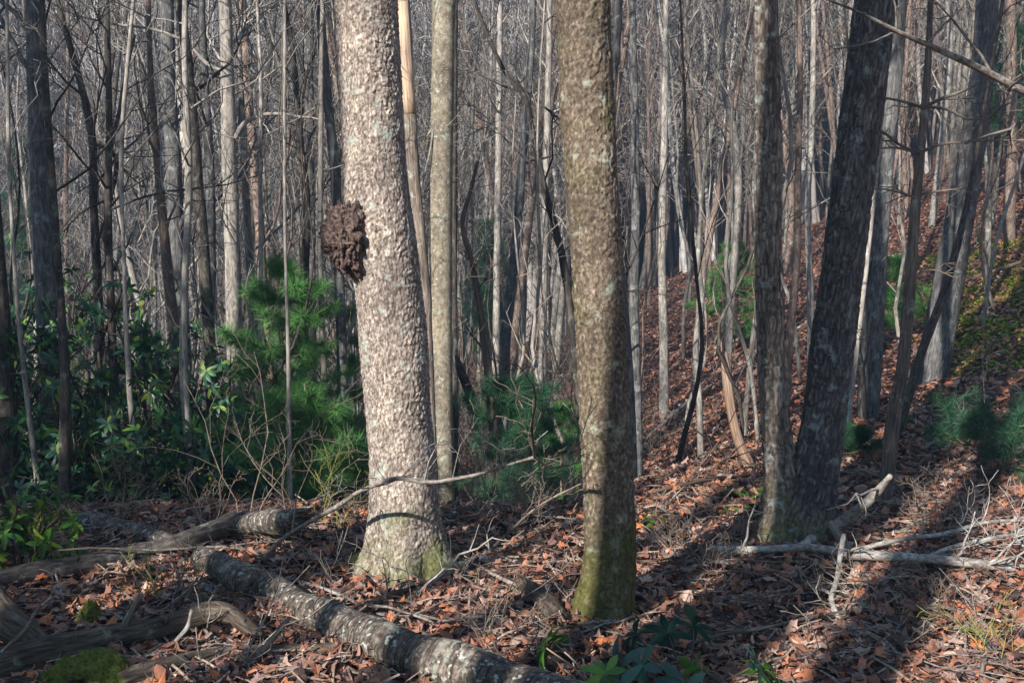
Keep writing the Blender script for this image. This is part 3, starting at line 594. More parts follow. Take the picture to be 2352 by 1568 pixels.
# the long limb sweeping in at the upper right, from a tree standing outside the frame
pr, base = tree('outside_tree', 'grey tree beyond the right edge sending a long lichened limb across the top right corner', [(2480, -100, 60), (2475, 300, 64), (2470, 800, 70)], 6.2, M['bark_grey'], 12, 40, crown=10, f0=0.5, sides=16)
px_branch(pr, base, [(2478, 270, 26), (2410, 232, 22), (2352, 210, 20), (2255, 160, 18), (2150, 112, 14), (2060, 72, 11), (1965, 25, 7), (1900, 0, 4)], [6.2, 5.4], M['stick_lichen'], 8, 6, np.random.default_rng(4))

# ------------------------------------------------------------------ bare trees behind, and the far wood
def proto_tree(seed, h, r0, n, f0, lean, rmin=0.004, level=2, kids=(5, 3), tk=8, Lr=(1.3, 3.2)):
    R_ = np.random.default_rng(seed)
    m = 9; z = np.linspace(-0.3, h, m); wob = np.cumsum(R_.normal(0, h * 0.009, (m, 2)), 0); wob -= wob[0]
    P = np.column_stack([wob[:, 0] + lean * np.maximum(z, 0) ** 1.2 / 8, wob[:, 1], z]); R = r0 * (1 - 0.85 * (z + 0.3) / (h + 0.3)) + 0.008
    P, R = (lambda Q: (Q[:, :3], Q[:, 3]))(resample(np.column_stack([P, R]), 26 if level > 1 else 10))
    gt = Geo(); gt.tube(P, R, tk, cap=False)
    gc = Geo(); crown_on(gc, P, R, R_, n, f0, Lr, level, kids, (0.35, 1.0), 0.32, rmin)
    return gt, gc
kinds = [('pale', M['bark_pale']), ('grey', M['bark_grey']), ('reddish', M['bark_red']), ('dark', M['bark_dark'])]
protos = []
for k in range(16):
    R_ = np.random.default_rng(900 + k)
    gt, gc = proto_tree(300 + k, R_.uniform(12, 19), R_.uniform(0.040, 0.10), 22, R_.uniform(0.10, 0.3), R_.normal(0, 0.55), kids=(6, 4))
    ms = []
    ki = [0, 2, 0, 3, 1, 0, 2, 1, 2, 3, 0, 1, 0, 2, 3, 1][k]
    ms.append((kinds[ki][0], gt.mesh('trunk', kinds[ki][1]), gc.mesh('crown', kinds[ki][1])))
    protos.append(ms[0])
pts = []
R_ = np.random.default_rng(77)
while len(pts) < 330:
    y = 16 + 48 * R_.random() ** 0.9; x = (R_.random() - 0.5) * 2 * (0.474 * y * 1.32)
    px = 1176 + x / y * FP
    if y < 17 and 1480 < px < 2352: continue
    if any((x - a) ** 2 + (y - b) ** 2 < 0.8 for a, b in pts): continue
    if y < 32 and 1380 < px < 2400 and R_.random() < 0.7: continue
    pts.append((x, y))
ORD = 'nearest,second nearest,third nearest,fourth nearest,fifth nearest,sixth nearest,seventh nearest,eighth nearest,ninth nearest,tenth nearest,eleventh nearest,twelfth nearest,thirteenth nearest,fourteenth nearest,fifteenth nearest,sixteenth nearest,seventeenth nearest,eighteenth nearest,nineteenth nearest,twentieth nearest'.split(',')
MARKS = [(95, 'left edge', 'patchy trunk'), (215, 'patchy trunk', 'crooked tree'), (370, 'crooked tree', 'brown trunk'), (450, 'brown trunk', 'olive trunk'), (525, 'olive trunk', 'mottled trunk'), (690, 'mottled trunk', 'wavy dark trunk'), (780, 'wavy dark trunk', 'burl'), (860, 'burl', 'burl tree'),
         (1015, 'burl tree', 'smooth grey trunk'), (1190, 'smooth grey trunk', 'curving grey tree'), (1360, 'curving grey tree', 'mossy trunk'), (1457, 'mossy trunk', 'grey companion'), (1610, 'grey companion', 'curvy sapling'), (1765, 'curvy sapling', 'upright oak stem'),
         (1950, 'upright oak stem', 'leaning oak stem'), (2110, 'leaning oak stem', 'whorled dead pine'), (2220, 'whorled dead pine', 'large leaning tree'), (9999, 'large leaning tree', 'right edge')]
LAB = []
def gap(x, y):
    px = 1176 + x / y * FP
    return next(m for m in MARKS if px < m[0])
def label_by_gap(o, x, y, desc): LAB.append((o, math.hypot(x, y), desc, gap(x, y)))
def finish_labels():
    D = {}
    for o, d, desc, m in LAB: D.setdefault((desc, m), []).append((d, o.name, o))
    for (desc, m), L in D.items():
        L.sort(key=lambda q: q[:2])
        for k, (d, _, o) in enumerate(L):
            o['label'] = (f'{ORD[k]} ' if len(L) > 1 and k < len(ORD) else '') + f'{desc} between the {m[1]} and the {m[2]}'
def zone(x, y):
    px = 1176 + x / y * FP
    if px < 880: return 'valley woods left of the burl tree'
    if px < 1380: return 'valley woods between the burl tree and mossy trunk'
    if px < 1800: return 'ravine side between the mossy trunk and twin oak'
    return 'hillside right of the twin oak'
for (x, y) in pts:
    k, mt, mc = protos[R_.integers(0, 16)]
    e = empty('bare_tree', (x, y, H1(x, y)), R_.uniform(0, 6.28)); s = R_.uniform(0.75, 1.15); e.scale = (s, s, s * R_.uniform(0.9, 1.1))
    dist = 'near' if y < 30 else 'distant'
    tag(e, f'{k} slender bare tree in the {dist} {zone(x, y)}', 'tree', f'{k} bare trees in the {dist} {zone(x, y)}')
    label_by_gap(e, x, y, f'{k} {"slim" if s < 0.95 else "tall"} bare tree')
    for nm, me in (('trunk', mt), ('crown', mc)): obj(nm, me, None, e)

def far_wood():
    g = Geo(); R_ = np.random.default_rng(5)
    P = []
    for k in range(8):
        gt, gc = proto_tree(700 + k, R_.uniform(13, 19), R_.uniform(0.07, 0.14), 20, 0.25, R_.normal(0, 0.6), 0.015, 1, (8,), 5, (1.5, 3.6))
        a = Geo()
        for q in (gt, gc):
            for v, f, b in zip(q.v, q.f, q.bk): pass
        V = np.concatenate(gt.v + gc.v)
        nt_ = sum(len(v) for v in gt.v)
        F = np.concatenate([f for f in gt.f] + [f + nt_ for f in gc.f if f.shape[1] == 4])
        P.append((V, F))
    N = 4600; y = 46 + 150 * R_.random(N) ** 1.25; x = (R_.random(N) - 0.5) * 2 * (0.474 * y * 1.42); z = H(x, y)
    yaw = R_.uniform(0, 6.28, N); k = R_.integers(0, 8, N)
    mats = rot_mats(yaw, np.zeros(N), np.zeros(N), R_.uniform(0.75, 1.25, N))
    for q in range(8):
        s = k == q; g.inst(P[q][0], [P[q][1]], np.stack([x, y, z], -1)[s], mats[s])
    return g
M['far_bark'] = foliage('bark of the far wood', [(0, (0.10, 0.08, 0.07)), (0.25, (0.24, 0.19, 0.16)), (0.5, (0.38, 0.35, 0.32)), (1, (0.60, 0.58, 0.55))], 0.9, 0.1)
tag(obj('far_wood', far_wood(), M['far_bark']), 'leafless pale wood covering the far side of the valley', 'wood', kind='stuff')

# ------------------------------------------------------------------ evergreens
def needle_tuft(n=30, L=1.0, seed=0, w_=0.013):
    R_ = np.random.default_rng(seed); V = []; F = []
    for i in range(n):
        d = nrm(R_.normal(0, 1, 3) * np.array([0.55, 0.9, 0.9]) + np.array([0.75, 0, 0])); s = nrm(np.cross(d, R_.normal(0, 1, 3))) * w_
        o = np.array([-0.35 * R_.random(), 0, 0]); l = L * R_.uniform(0.75, 1.1)
        b = len(V); V += [o - s, o + s, o + d * l]; F.append([b, b + 1, b + 2])
    return np.array(V), np.array(F)
NT = [needle_tuft(64, 1, k) for k in range(4)]
def frames(dirs, R_):
    x = nrm(dirs); a = nrm(np.cross(x, R_.normal(0, 1, x.shape))); b = np.cross(x, a)
    return np.stack([x, a, b], -1)
def pine(name, label, base, h, rad, mat, seed, nlen=0.10, dens=1.0, group=None, f0=0.1, trunkmat='twig', r0=None, cat='pine sapling'):
    R_ = np.random.default_rng(seed); base = np.asarray(base, float)
    par = empty(name, base); tag(par, label, cat, group)
    m = 10; z = np.linspace(-0.05, h, m); P = base + np.column_stack([np.cumsum(R_.normal(0, h * 0.006, m)), np.cumsum(R_.normal(0, h * 0.006, m)), z])
    r0 = r0 or 0.012 * h ** 0.8
    g = Geo(); g.tube(P, np.linspace(r0, 0.004, m), 8); obj('trunk', g, M[trunkmat], par, base)
    gb = Geo(); tp = []; td = []
    nw = max(5, int(h / 0.30 * dens ** 0.5)) if rad < 1.4 else max(5, int(h / 0.4 * dens ** 0.5))
    for i in range(nw):
        f = f0 + (1 - f0) * (i + 0.5) / nw; zc = f * h; q0 = base + (P[min(int(f * (m - 1)), m - 1)] - base) * np.array([1, 1, 0]) + np.array([0, 0, zc])
        Lb = rad * min(1, (1 - f) * 1.7) ** 0.7 * R_.uniform(0.7, 1.15) + 0.08; nb = max(2, int(R_.integers(5, 8) * min(1, dens)))
        for b in range(nb):
            a = R_.uniform(0, 6.28); d = np.array([math.cos(a), math.sin(a), R_.uniform(0.05, 0.5)])
            Q = [q0]; dd = nrm(d); L = Lb * R_.uniform(0.6, 1.1)
            for s in range(5): dd = nrm(dd + np.array([0, 0, 0.07]) + R_.normal(0, 0.08, 3)); Q.append(Q[-1] + dd * L / 5)
            Q = np.array(Q); gb.tube(Q, np.linspace(max(0.004, r0 * 0.25), 0.002, 6), 3, cap=False)
            for s in range(1, 6):
                if s <= 2 and R_.random() < 0.7: continue
                tp.append(Q[s]); td.append(Q[s] - Q[s - 1])
                if R_.random() < 0.75 * dens:
                    sd_ = nrm(np.cross(dd, [0, 0, 1.0])) * R_.choice([-1, 1]) + dd * 0.6 + R_.normal(0, 0.2, 3)
                    e_ = Q[s] + nrm(sd_) * L * R_.uniform(0.15, 0.35); tp.append(e_); td.append(sd_); tp.append((e_ + Q[s]) / 2); td.append(sd_)
                    gb.tube(np.array([Q[s], e_]), [0.003, 0.002], 3, cap=False)
    tp.append(P[-1]); td.append(np.array([0, 0, 1.0]))
    obj('branches', gb, M[trunkmat], par, base)
    tp, td = np.array(tp), np.array(td); mt = frames(td, R_) * (nlen * R_.uniform(0.8, 1.25, len(tp)))[:, None, None]
    g = Geo(); k = R_.integers(0, 4, len(tp))
    for q in range(4):
        s = k == q
        if s.any(): g.inst(NT[q][0], [NT[q][1]], tp[s], mt[s])
    obj('foliage', g, M[mat], par, base, smooth=False)
    return par
def pine_px(label, x, ytop, D, wpx, mat, seed, dx=0, **kw):
    pt, s = plane(x, ytop, D); gz = H1(pt[0], D)
    pine('pine_sapling', label, (pt[0], D, gz), max(pt[2] - gz, 0.22), wpx / 2 * s, mat, seed, **kw)
GP = 'young white pines'
pine_px('bright young white pine left of the burl tree, tallest of the saplings', 655, 600, 9.2, 460, 'pine', 1, nlen=0.13, dens=1.5)
pine_px('smaller green pine low at the left foot of the burl tree', 700, 880, 8.0, 270, 'pine', 2, nlen=0.11, dens=1.1)
pine_px('bushy dark green pine between the burl tree and mossy trunk', 1185, 880, 8.8, 390, 'pine_dark', 3, nlen=0.13, dens=2.2)
pine_px('low pine touching the left side of the mossy trunk', 1290, 930, 10.6, 230, 'pine', 4, nlen=0.11, dens=1.2)
pine_px('small green pine on the ridge left of the twin oak', 1690, 560, 22, 190, 'pine', 7, nlen=0.16, dens=1.2)
pine_px('light green pine in the gap behind the dead whorled pine', 2072, 590, 16, 170, 'pine', 8, nlen=0.14, dens=1.2)
pine_px('big dark pine sapling at the right edge above the white branches', 2310, 985, 7.8, 480, 'pine_dark', 9, nlen=0.12, dens=0.9)
pine_px('dark small pine right behind the leaning oak stem foot', 1945, 1000, 8.5, 110, 'pine_dark', 11, nlen=0.09)
pine_px('dim pine among the evergreen bushes at far left', 330, 760, 11, 260, 'pine_dark', 12, nlen=0.11, dens=0.8)
pine_px('pine sapling behind the left foot of the burl tree', 800, 700, 11.5, 160, 'pine', 13, nlen=0.11)
for k, (x, y, D, wd) in enumerate([(235, 150, 52, 300), (560, 40, 75, 260), (60, 320, 34, 260), (640, 280, 60, 140), (1110, 520, 30, 120), (1580, 130, 70, 160), (1990, 200, 48, 150), (2340, 60, 30, 180)]):
    p, s = plane(x, y, D); gz = H1(p[0], D)
    pine('pine_tree', ['pale green pine crown high in the upper left woods', 'faint green pine on the far slope above the mottled trunk', 'dark pine behind the patchy trunk at far left', 'small green pine far behind the wavy dark trunk',
          'green pine deep in the gap right of the smooth trunk', 'faint pine far behind the mossy trunk on its right', 'green pine far up the hillside behind the leaning oak stem', 'dark pine at the top right corner'][k],
         (p[0], D, gz), p[2] - gz, wd / 2 * s, 'pine_far' if k in (0, 1, 3, 5) else 'pine_dark', 40 + k, nlen=0.35, dens=1.1, f0=0.35, trunkmat='bark_red', r0=0.15, cat='pine tree')

def leaf_long(fold=0.25, droop=0.35, n=5):
    V = []; F = []
    for i in range(n + 1):
        t = i / n; w_ = 0.19 * math.sin(math.pi * min(1, 0.04 + t ** 1.25 * 0.96)) ** 0.75
        z = -droop * t * t; V += [[t, -w_, z + fold * w_], [t, 0, z], [t, w_, z + fold * w_]]
    for i in range(n):
        a = i * 3; F += [[a, a + 3, a + 4, a + 1], [a + 1, a + 4, a + 5, a + 2]]
    return np.array(V), np.array(F)
LV = [leaf_long(0.25, 0.15), leaf_long(0.4, 0.5), leaf_long(0.1, 0.8)]
def whorls(g, tips, dirs, R_, L=0.12, n=(5, 9), low=0.2):
    pos = []; dr = []; up = []
    for p, d in zip(tips, dirs):
        k = R_.integers(*n); d = nrm(d); a0 = R_.uniform(0, 6.28)
        s = nrm(np.cross(d, [0.3, 0.2, 1.0])); t = np.cross(d, s)
        for i in range(k):
            a = a0 + i * 6.283 / k + R_.normal(0, 0.2); v = (s * math.cos(a) + t * math.sin(a)) + d * R_.uniform(0.1, 0.7) + np.array([0, 0, -low * R_.random()])
            pos.append(p); dr.append(v); up.append(d)
    pos, dr, up = np.array(pos), nrm(np.array(dr)), np.array(up)
    b = nrm(np.cross(up, dr) + 1e-4); c = np.cross(dr, b); m = np.stack([dr, b, c], -1) * (L * R_.uniform(0.65, 1.2, len(pos)))[:, None, None]
    k = R_.integers(0, 3, len(pos))
    for q in range(3):
        s_ = k == q
        if s_.any(): g.inst(LV[q][0], [LV[q][1]], pos[s_], m[s_])
def rhodo(name, label, base, h, rad, mat, seed, stems=6, tips=170, L=0.12, group=None, cat='shrub', stem='twig_dark'):
    R_ = np.random.default_rng(seed); base = np.asarray(base, float)
    par = empty(name, base); tag(par, label, cat, group); gs = Geo(); T = []; Dn = []
    per = max(1, tips // stems)
    for s in range(stems):
        a = R_.uniform(0, 6.28); rr = rad * R_.uniform(0.2, 0.8); end = np.array([math.cos(a) * rr, math.sin(a) * rr, h * R_.uniform(0.5, 1.08)])
        st = np.array([math.cos(a), math.sin(a), 0]) * rad * 0.12
        P = [st]
        for i in range(1, 7):
            P.append(st + (end - st) * i / 6 + R_.normal(0, 0.05 * h, 3) * np.array([1, 1, 0.3]) * (i < 6))
        P = resample(np.array(P), 18) + base; P[0, 2] -= 0.1
        gs.tube(P, np.linspace(0.012 * h, 0.005, 18), 7, lump=0.1, cap=False)
        for b in range(per):
            f = 1 - 0.9 * R_.random(); k = int(f * 17); q = P[min(k, 17)]
            d = nrm(R_.normal(0, 1, 3) * np.array([1, 1, 0.5]) + np.array([0, 0, 0.35])); l = rad * R_.uniform(0.12, 0.9)
            e = q + d * l; m = (q + e) / 2 + R_.normal(0, 0.03, 3); gs.tube(np.array([q, m, e]), [0.006, 0.004, 0.003], 3, cap=False)
            T.append(e); Dn.append(e - m)
    obj('stems', gs, M[stem], par, base)
    g = Geo(); whorls(g, T, Dn, R_, L); obj('foliage', g, M[mat], par, base)
    return par
def rhodo_px(label, x, ytop, D, wpx, mat, seed, **kw):
    pt, s = plane(x, ytop, D); gz = H1(pt[0], D)
    rhodo('evergreen_shrub', label, (pt[0], D, gz), max(pt[2] - gz, 0.3), wpx / 2 * s, mat, seed, **kw)
GR = 'tall evergreen shrubs left of the burl tree'
for k, (lab, x, yt, D, wd, mt_) in enumerate([
    ('tall dark evergreen shrub against the patchy trunk at far left', 90, 500, 10.5, 360, 'rhodo'),
    ('evergreen shrub with yellow green leaf tips below the patchy trunk', 200, 560, 9.6, 340, 'rhodo'),
    ('dark evergreen shrub under the crooked tree', 290, 590, 11.5, 340, 'rhodo'),
    ('evergreen shrub filling the far left edge at mid height', 20, 620, 9.2, 260, 'rhodo'),
    ('evergreen shrub in front of the broad grey tree', 400, 670, 10.2, 300, 'rhodo'),
    ('low evergreen shrub left of the bright young pine', 480, 800, 9.0, 260, 'rhodo'),
    ('dark low evergreen shrub behind the broken log end', 540, 960, 8.6, 280, 'rhodo'),
    ('evergreen shrub tucked left of the burl tree foot', 770, 920, 9.2, 220, 'rhodo'),
    ('shaded evergreen shrub above the fallen log at left', 330, 880, 8.4, 260, 'rhodo'),
    ('shaded evergreen shrub in the dark hollow at left', 160, 820, 8.8, 260, 'rhodo'),
    ('dark evergreen shrub far behind under the mottled tree', 560, 690, 13, 280, 'rhodo'),
    ('dark evergreen shrub deep behind the left undergrowth', 180, 480, 14, 360, 'rhodo')]):
    rhodo_px(lab, x, yt, D, wd, mt_, 60 + k, group=None, tips=190, L=0.095)
rhodo_px('leafy bright green bush at the left edge above the fallen logs', 50, 1085, 5.6, 230, 'rhodo_bright', 90, stems=6, tips=44, L=0.085)

# ------------------------------------------------------------------ logs and sticks on the floor
def ground_path(pts, sink=0.75):
    P = []; R = []
    for q in pts:
        r0 = q[2] / 2 / FP * 5; h = (q[3] if len(q) > 3 else 0.0)
        p, s = gp(q[0], q[1], h + r0 * sink); P.append(p); R.append(q[2] / 2 * s)
    return np.array(P), np.array(R)
def log(name, label, cat, pts, mat, seed=0, sides=20, lump=0.12, twigs=0, group=None, ends=None, tl=0.5, tmat=None, knots=0):
    R_ = np.random.default_rng(seed); P, R = ground_path(pts)
    L = np.linalg.norm(np.diff(P, axis=0), axis=1).sum()
    Q = resample(np.column_stack([P, R]), max(10, int(L / max(0.02, R.mean() * 0.35)))); P, R = Q[:, :3], np.maximum(Q[:, 3], 0.002)
    if R.mean() > 0.015: P = P + 0.15 * R.mean() * np.column_stack([vn2(np.arange(len(P)) / 7 + seed, np.zeros(len(P)) + k, k) for k in range(3)])
    o = P[len(P) // 2].copy(); o[2] = H1(o[0], o[1])
    g = Geo(); g.tube(P, R, sides, lump=lump, seed=seed)
    par = obj(name, g, mat, None, o); tag(par, label, cat, group)
    if twigs:
        for i in range(twigs):
            g2 = Geo(); k = R_.integers(1, len(P) - 1); t = nrm(P[k] - P[k - 1]); s = nrm(np.cross(t, R_.normal(0, 1, 3))); s[2] = abs(s[2])
            grow(g2, P[k], t * 0.6 + s, R_.uniform(0.4, 1) * tl, max(R[k] * 0.4, 0.002), 1, R_, 0.1, 0.3, (4, 3)); obj('twig', g2, tmat or mat, par, o)
    for i in range(knots):
        k = R_.integers(3, len(P) - 3); t = nrm(P[k] - P[k - 1]); s = nrm(np.cross(t, np.array([0, 0, 1.0])) * R_.choice([-1, 1]) * 0.4 + np.array([0, -0.7, 0.8]) + R_.normal(0, 0.2, 3))
        g3 = Geo(); q = P[k] + s * R[k] * 0.75
        g3.tube(np.array([q, q + s * R[k] * 0.35, q + s * R[k] * 0.5]), [R[k] * 0.42, R[k] * 0.30, R[k] * 0.2], 10, lump=0.2); obj('knot', g3, M['log_dark'], par, o)
    return par, P, R, o
def splinters(par, o, p, d, r, mat, n, L, seed):
    R_ = np.random.default_rng(seed); g = Geo(); d = nrm(d); a = nrm(np.cross(d, [0, 0, 1.0])); b = np.cross(a, d)
    for i in range(n):
        th = R_.uniform(0, 6.28); q = p + (a * math.cos(th) + b * math.sin(th)) * r * R_.uniform(0.2, 0.9) - d * 0.05; l = L * R_.uniform(0.3, 1)
        e = q + d * l + R_.normal(0, 0.02, 3); g.tube(np.array([q, (q + e) / 2 + R_.normal(0, 0.006, 3), e]), [r * 0.30, r * 0.22, 0.002], 5)
    obj('splintered_end', g, mat, par, o)
l1, P1, R1, o1 = log('fallen_log', 'dark fallen log lying across the left floor, its right end pale and splintered', 'log', [(-60, 1352, 60), (60, 1325, 60), (200, 1300, 58), (330, 1275, 55), (440, 1240, 52, 0.03), (540, 1205, 50, 0.07), (620, 1195, 48, 0.12)], M['log_dark'], 1, sides=24, knots=1)
g = Geo(); P, R = ground_path([(545, 1204, 52, 0.07), (600, 1197, 54, 0.11), (650, 1195, 56, 0.15), (690, 1188, 44, 0.20)]); Q = resample(np.column_stack([P, R]), 16); g.tube(Q[:, :3], Q[:, 3], 20, lump=0.25, seed=9); obj('broken_end', g, M['log_birch'], l1, o1)
splinters(l1, o1, Q[-2, :3], Q[-1, :3] - Q[-4, :3], 0.05, M['brown_wood'], 16, 0.22, 5)
l2, P2, R2, o2 = log('fallen_log', 'large lichened pale log running from the left centre to the bottom edge', 'log', [(535, 1318, 66), (610, 1350, 70), (700, 1395, 76), (800, 1440, 84), (900, 1480, 92), (1000, 1515, 98), (1100, 1548, 102), (1260, 1600, 110), (1400, 1640, 112)], M['log_birch'], 2, sides=30, knots=4, lump=0.22)
log('log_piece', 'short ringed log piece with a broken brown end, upper left end of the lichened log', 'log', [(462, 1282, 50, 0.05), (500, 1298, 60, 0.05), (540, 1318, 64, 0.05), (576, 1338, 62, 0.05)], M['log_birch'], 3, sides=24, lump=0.14)
pe, s = gp(580, 1336, 0.08); g = blob(pe, (0.05, 0.05, 0.06), 0.6, 5, 8, (40, 26)); tag(obj('broken_knot', g, M['dead_wood'], None, None), 'orange brown broken wood lump on the end of the ringed log piece', 'wood chunk')
log('fallen_log', 'moss specked log behind the dark log at upper left, nearly buried', 'log', [(165, 1195, 40), (220, 1200, 44), (270, 1210, 44), (320, 1222, 40), (370, 1240, 46), (420, 1260, 48)], M['log_birch'], 4)
log('fallen_log', 'mossy log across the bottom left corner under broken sticks', 'log', [(-60, 1545, 86), (60, 1515, 84), (170, 1490, 72), (260, 1468, 64), (350, 1448, 56, 0.02), (430, 1420, 54, 0.06), (520, 1412, 44, 0.08), (570, 1440, 30, 0.05), (600, 1460, 20, 0.02)], M['log_moss'], 5, sides=30, knots=3, lump=0.26)
log('fallen_log', 'long dark rotten log just under the mossy bottom left log', 'log', [(270, 1568, 50), (400, 1530, 46), (520, 1505, 40), (650, 1497, 36), (800, 1492, 30)], M['log_moss'], 6, lump=0.28, knots=2)
log('curved_root', 'thick curved root rising at the bottom left edge', 'root', [(-60, 1330, 80, 0.1), (-10, 1400, 80, 0.08), (40, 1450, 74, 0.05), (100, 1490, 60, 0.0), (160, 1510, 40)], M['log_moss'], 7, sides=30, lump=0.2)
log('bare_pole', 'thin grey pole lying on the bottom left floor', 'branch', [(330, 1560, 14), (450, 1545, 16), (560, 1535, 18), (640, 1540, 14)], M['stick_lichen'], 8, twigs=2)
log('broken_branch', 'pale broken branch slanting between the two bottom left logs', 'branch', [(560, 1545, 14), (600, 1500, 16, 0.05), (645, 1440, 14, 0.12), (665, 1418, 8, 0.14)], M['grey_wood'], 9, twigs=1)
log('broken_branch', 'lichened pale branch lying left of the large lichened log', 'branch', [(440, 1330, 10), (470, 1350, 22), (500, 1385, 24), (530, 1410, 24), (560, 1430, 22), (620, 1450, 16)], M['stick_lichen'], 10)
log('arched_branch', 'long bare branch arching up from the floor across the burl tree with twigs', 'branch', [(592, 1300, 10, 0.0), (640, 1245, 10, 0.12), (700, 1205, 10, 0.24), (770, 1165, 11, 0.38), (850, 1118, 10, 0.52), (920, 1098, 11, 0.58), (980, 1107, 10, 0.57), (1050, 1098, 8, 0.60), (1130, 1080, 7, 0.66), (1190, 1060, 6, 0.72), (1228, 1050, 8, 0.75)], M['stick_lichen'], 11, sides=10, twigs=16, tl=0.45)
log('thorny_twig', 'thin crooked green twig standing up from the arched branch between main trunks', 'twig', [(1228, 1050, 8, 0.75), (1222, 980, 6, 0.95), (1230, 920, 5, 1.1), (1225, 880, 4, 1.22)], M['twig'], 12, sides=6, twigs=6, tl=0.35)
log('thorny_twig', 'thin crooked twig reaching from arched branch to the mossy trunk', 'twig', [(1228, 1050, 8, 0.75), (1262, 1072, 6, 0.70), (1300, 1068, 6, 0.72), (1335, 1060, 4, 0.75)], M['twig'], 13, sides=6, twigs=5, tl=0.3)
log('broken_branch', 'curved grey white branch propped up behind the foot of the twin oak', 'branch', [(1835, 1262, 26, 0.0), (1890, 1222, 28, 0.06), (1940, 1195, 28, 0.12), (1985, 1160, 24, 0.22), (2020, 1125, 20, 0.32), (2045, 1092, 12, 0.42)], M['stick_pale'], 14, sides=16, twigs=3)
log('long_pale_branch', 'long whitish fallen branch lying right of the twin oak foot', 'branch', [(1625, 1262, 20, 0.03), (1750, 1262, 18, 0.05), (1850, 1258, 20, 0.07), (1960, 1272, 24, 0.07), (2080, 1280, 22, 0.07), (2200, 1290, 22, 0.06), (2300, 1300, 20, 0.04), (2420, 1312, 14)], M['stick_pale'], 15, sides=14, twigs=8, tl=0.5)
log('long_pale_branch', 'thin forked pale branch above the long whitish branch at right', 'branch', [(1960, 1265, 12, 0.04), (2060, 1240, 11, 0.08), (2170, 1225, 10, 0.1), (2260, 1200, 8, 0.14), (2380, 1195, 6, 0.15)], M['stick_pale'], 16, twigs=7, tl=0.4)
log('long_pale_branch', 'second thin pale branch fanning toward the right edge', 'branch', [(2120, 1285, 12, 0.04), (2190, 1255, 10, 0.08), (2280, 1235, 9, 0.1), (2400, 1215, 7, 0.12)], M['stick_pale'], 17, twigs=6, tl=0.4)
log('leaning_plank_branch', 'flat brown broken limb leaning through the twin oak fork down to the floor', 'branch', [(1815, 1088, 10, 0.34), (1850, 1135, 18, 0.26), (1895, 1190, 22, 0.14), (1935, 1245, 24, 0.04), (1975, 1310, 26), (2010, 1345, 18)], M['grey_wood'], 18, sides=10)
log('bleached_stick', 'bleached crooked stick standing up in the sunlit leaves right of centre', 'stick', [(1938, 1228, 11, 0.2), (1930, 1275, 12, 0.14), (1922, 1330, 12, 0.08), (1910, 1375, 13, 0.05), (1920, 1410, 14, 0.03), (1935, 1440, 9)], M['stick_pale'], 19, twigs=5, tl=0.25)
log('fallen_pole', 'long brown pole lying behind and right of the mossy trunk foot', 'log', [(1060, 1492, 16), (1180, 1468, 22), (1290, 1452, 26), (1400, 1442, 26), (1520, 1444, 26), (1640, 1445, 30), (1700, 1442, 34), (1760, 1465, 24), (1830, 1492, 22), (1890, 1520, 12)], M['brown_wood'], 20, sides=16, knots=1)
log('lichened_branch', 'lichened branch curving across the floor in front of the burl tree foot', 'branch', [(935, 1385, 20), (985, 1345, 24), (1025, 1315, 22, 0.02), (1080, 1290, 20, 0.02), (1150, 1282, 18), (1230, 1275, 12)], M['stick_pale'], 21, sides=14, twigs=3)
log('reddish_branch', 'reddish bare branch between the two main trunks on the leaves', 'branch', [(1100, 1300, 14), (1160, 1287, 20), (1220, 1278, 20), (1290, 1272, 12)], M['dead_wood'], 22, sides=12)
log('grey_branch', 'grey branch passing under the foot of the burl tree', 'branch', [(800, 1358, 16), (860, 1335, 16), (930, 1332, 15), (985, 1330, 10)], M['stick_lichen'], 23, twigs=2)
log('mossy_stump', 'mossy decayed log stub between the burl tree and the mossy trunk', 'log', [(1205, 1345, 40), (1230, 1368, 50), (1262, 1395, 52), (1285, 1420, 44)], M['log_moss'], 24, lump=0.25)
log('forked_pale_stick', 'straight pale stick lying on the floor below the burl tree', 'stick', [(860, 1345, 10, 0.01), (900, 1385, 8), (1030, 1365, 7), (1100, 1372, 6)], M['stick_lichen'], 25, twigs=5, tl=0.5)
log('stick', 'long thin stick crossing the leaves above the lichened log', 'stick', [(990, 1395, 7), (1100, 1400, 8), (1200, 1397, 6)], M['grey_wood'], 26, twigs=3)
log('diagonal_stick', 'diagonal pale stick among leaves at bottom right', 'stick', [(2318, 1390, 12), (2352, 1430, 14), (2400, 1480, 12)], M['stick_pale'], 27)
log('bottom_right_branch', 'thin pale branch crossing the bottom right leaves', 'branch', [(2020, 1300, 7), (2120, 1370, 9), (2230, 1440, 11), (2310, 1500, 12), (2360, 1540, 12)], M['stick_lichen'], 28, twigs=6, tl=0.4)
log('bottom_stick', 'grey stick at the bottom of the frame right of the seedlings', 'stick', [(1800, 1500, 10), (1920, 1530, 12), (2060, 1535, 12), (2150, 1560, 10)], M['stick_lichen'], 29, twigs=3)
log('grey_stick', 'grey stick on the shaded slope at right', 'stick', [(2140, 1105, 9), (2190, 1090, 10), (2240, 1065, 8)], M['stick_lichen'], 30)
log('thin_log', 'thin dry log behind the dark fallen log at left', 'log', [(400, 1225, 14), (460, 1190, 16), (520, 1187, 14), (580, 1188, 10)], M['grey_wood'], 31)
log('grey_pole', 'thin grey pole lying on the left edge floor above the dark log', 'branch', [(-20, 1303, 12), (50, 1305, 12), (130, 1308, 9)], M['stick_lichen'], 32)

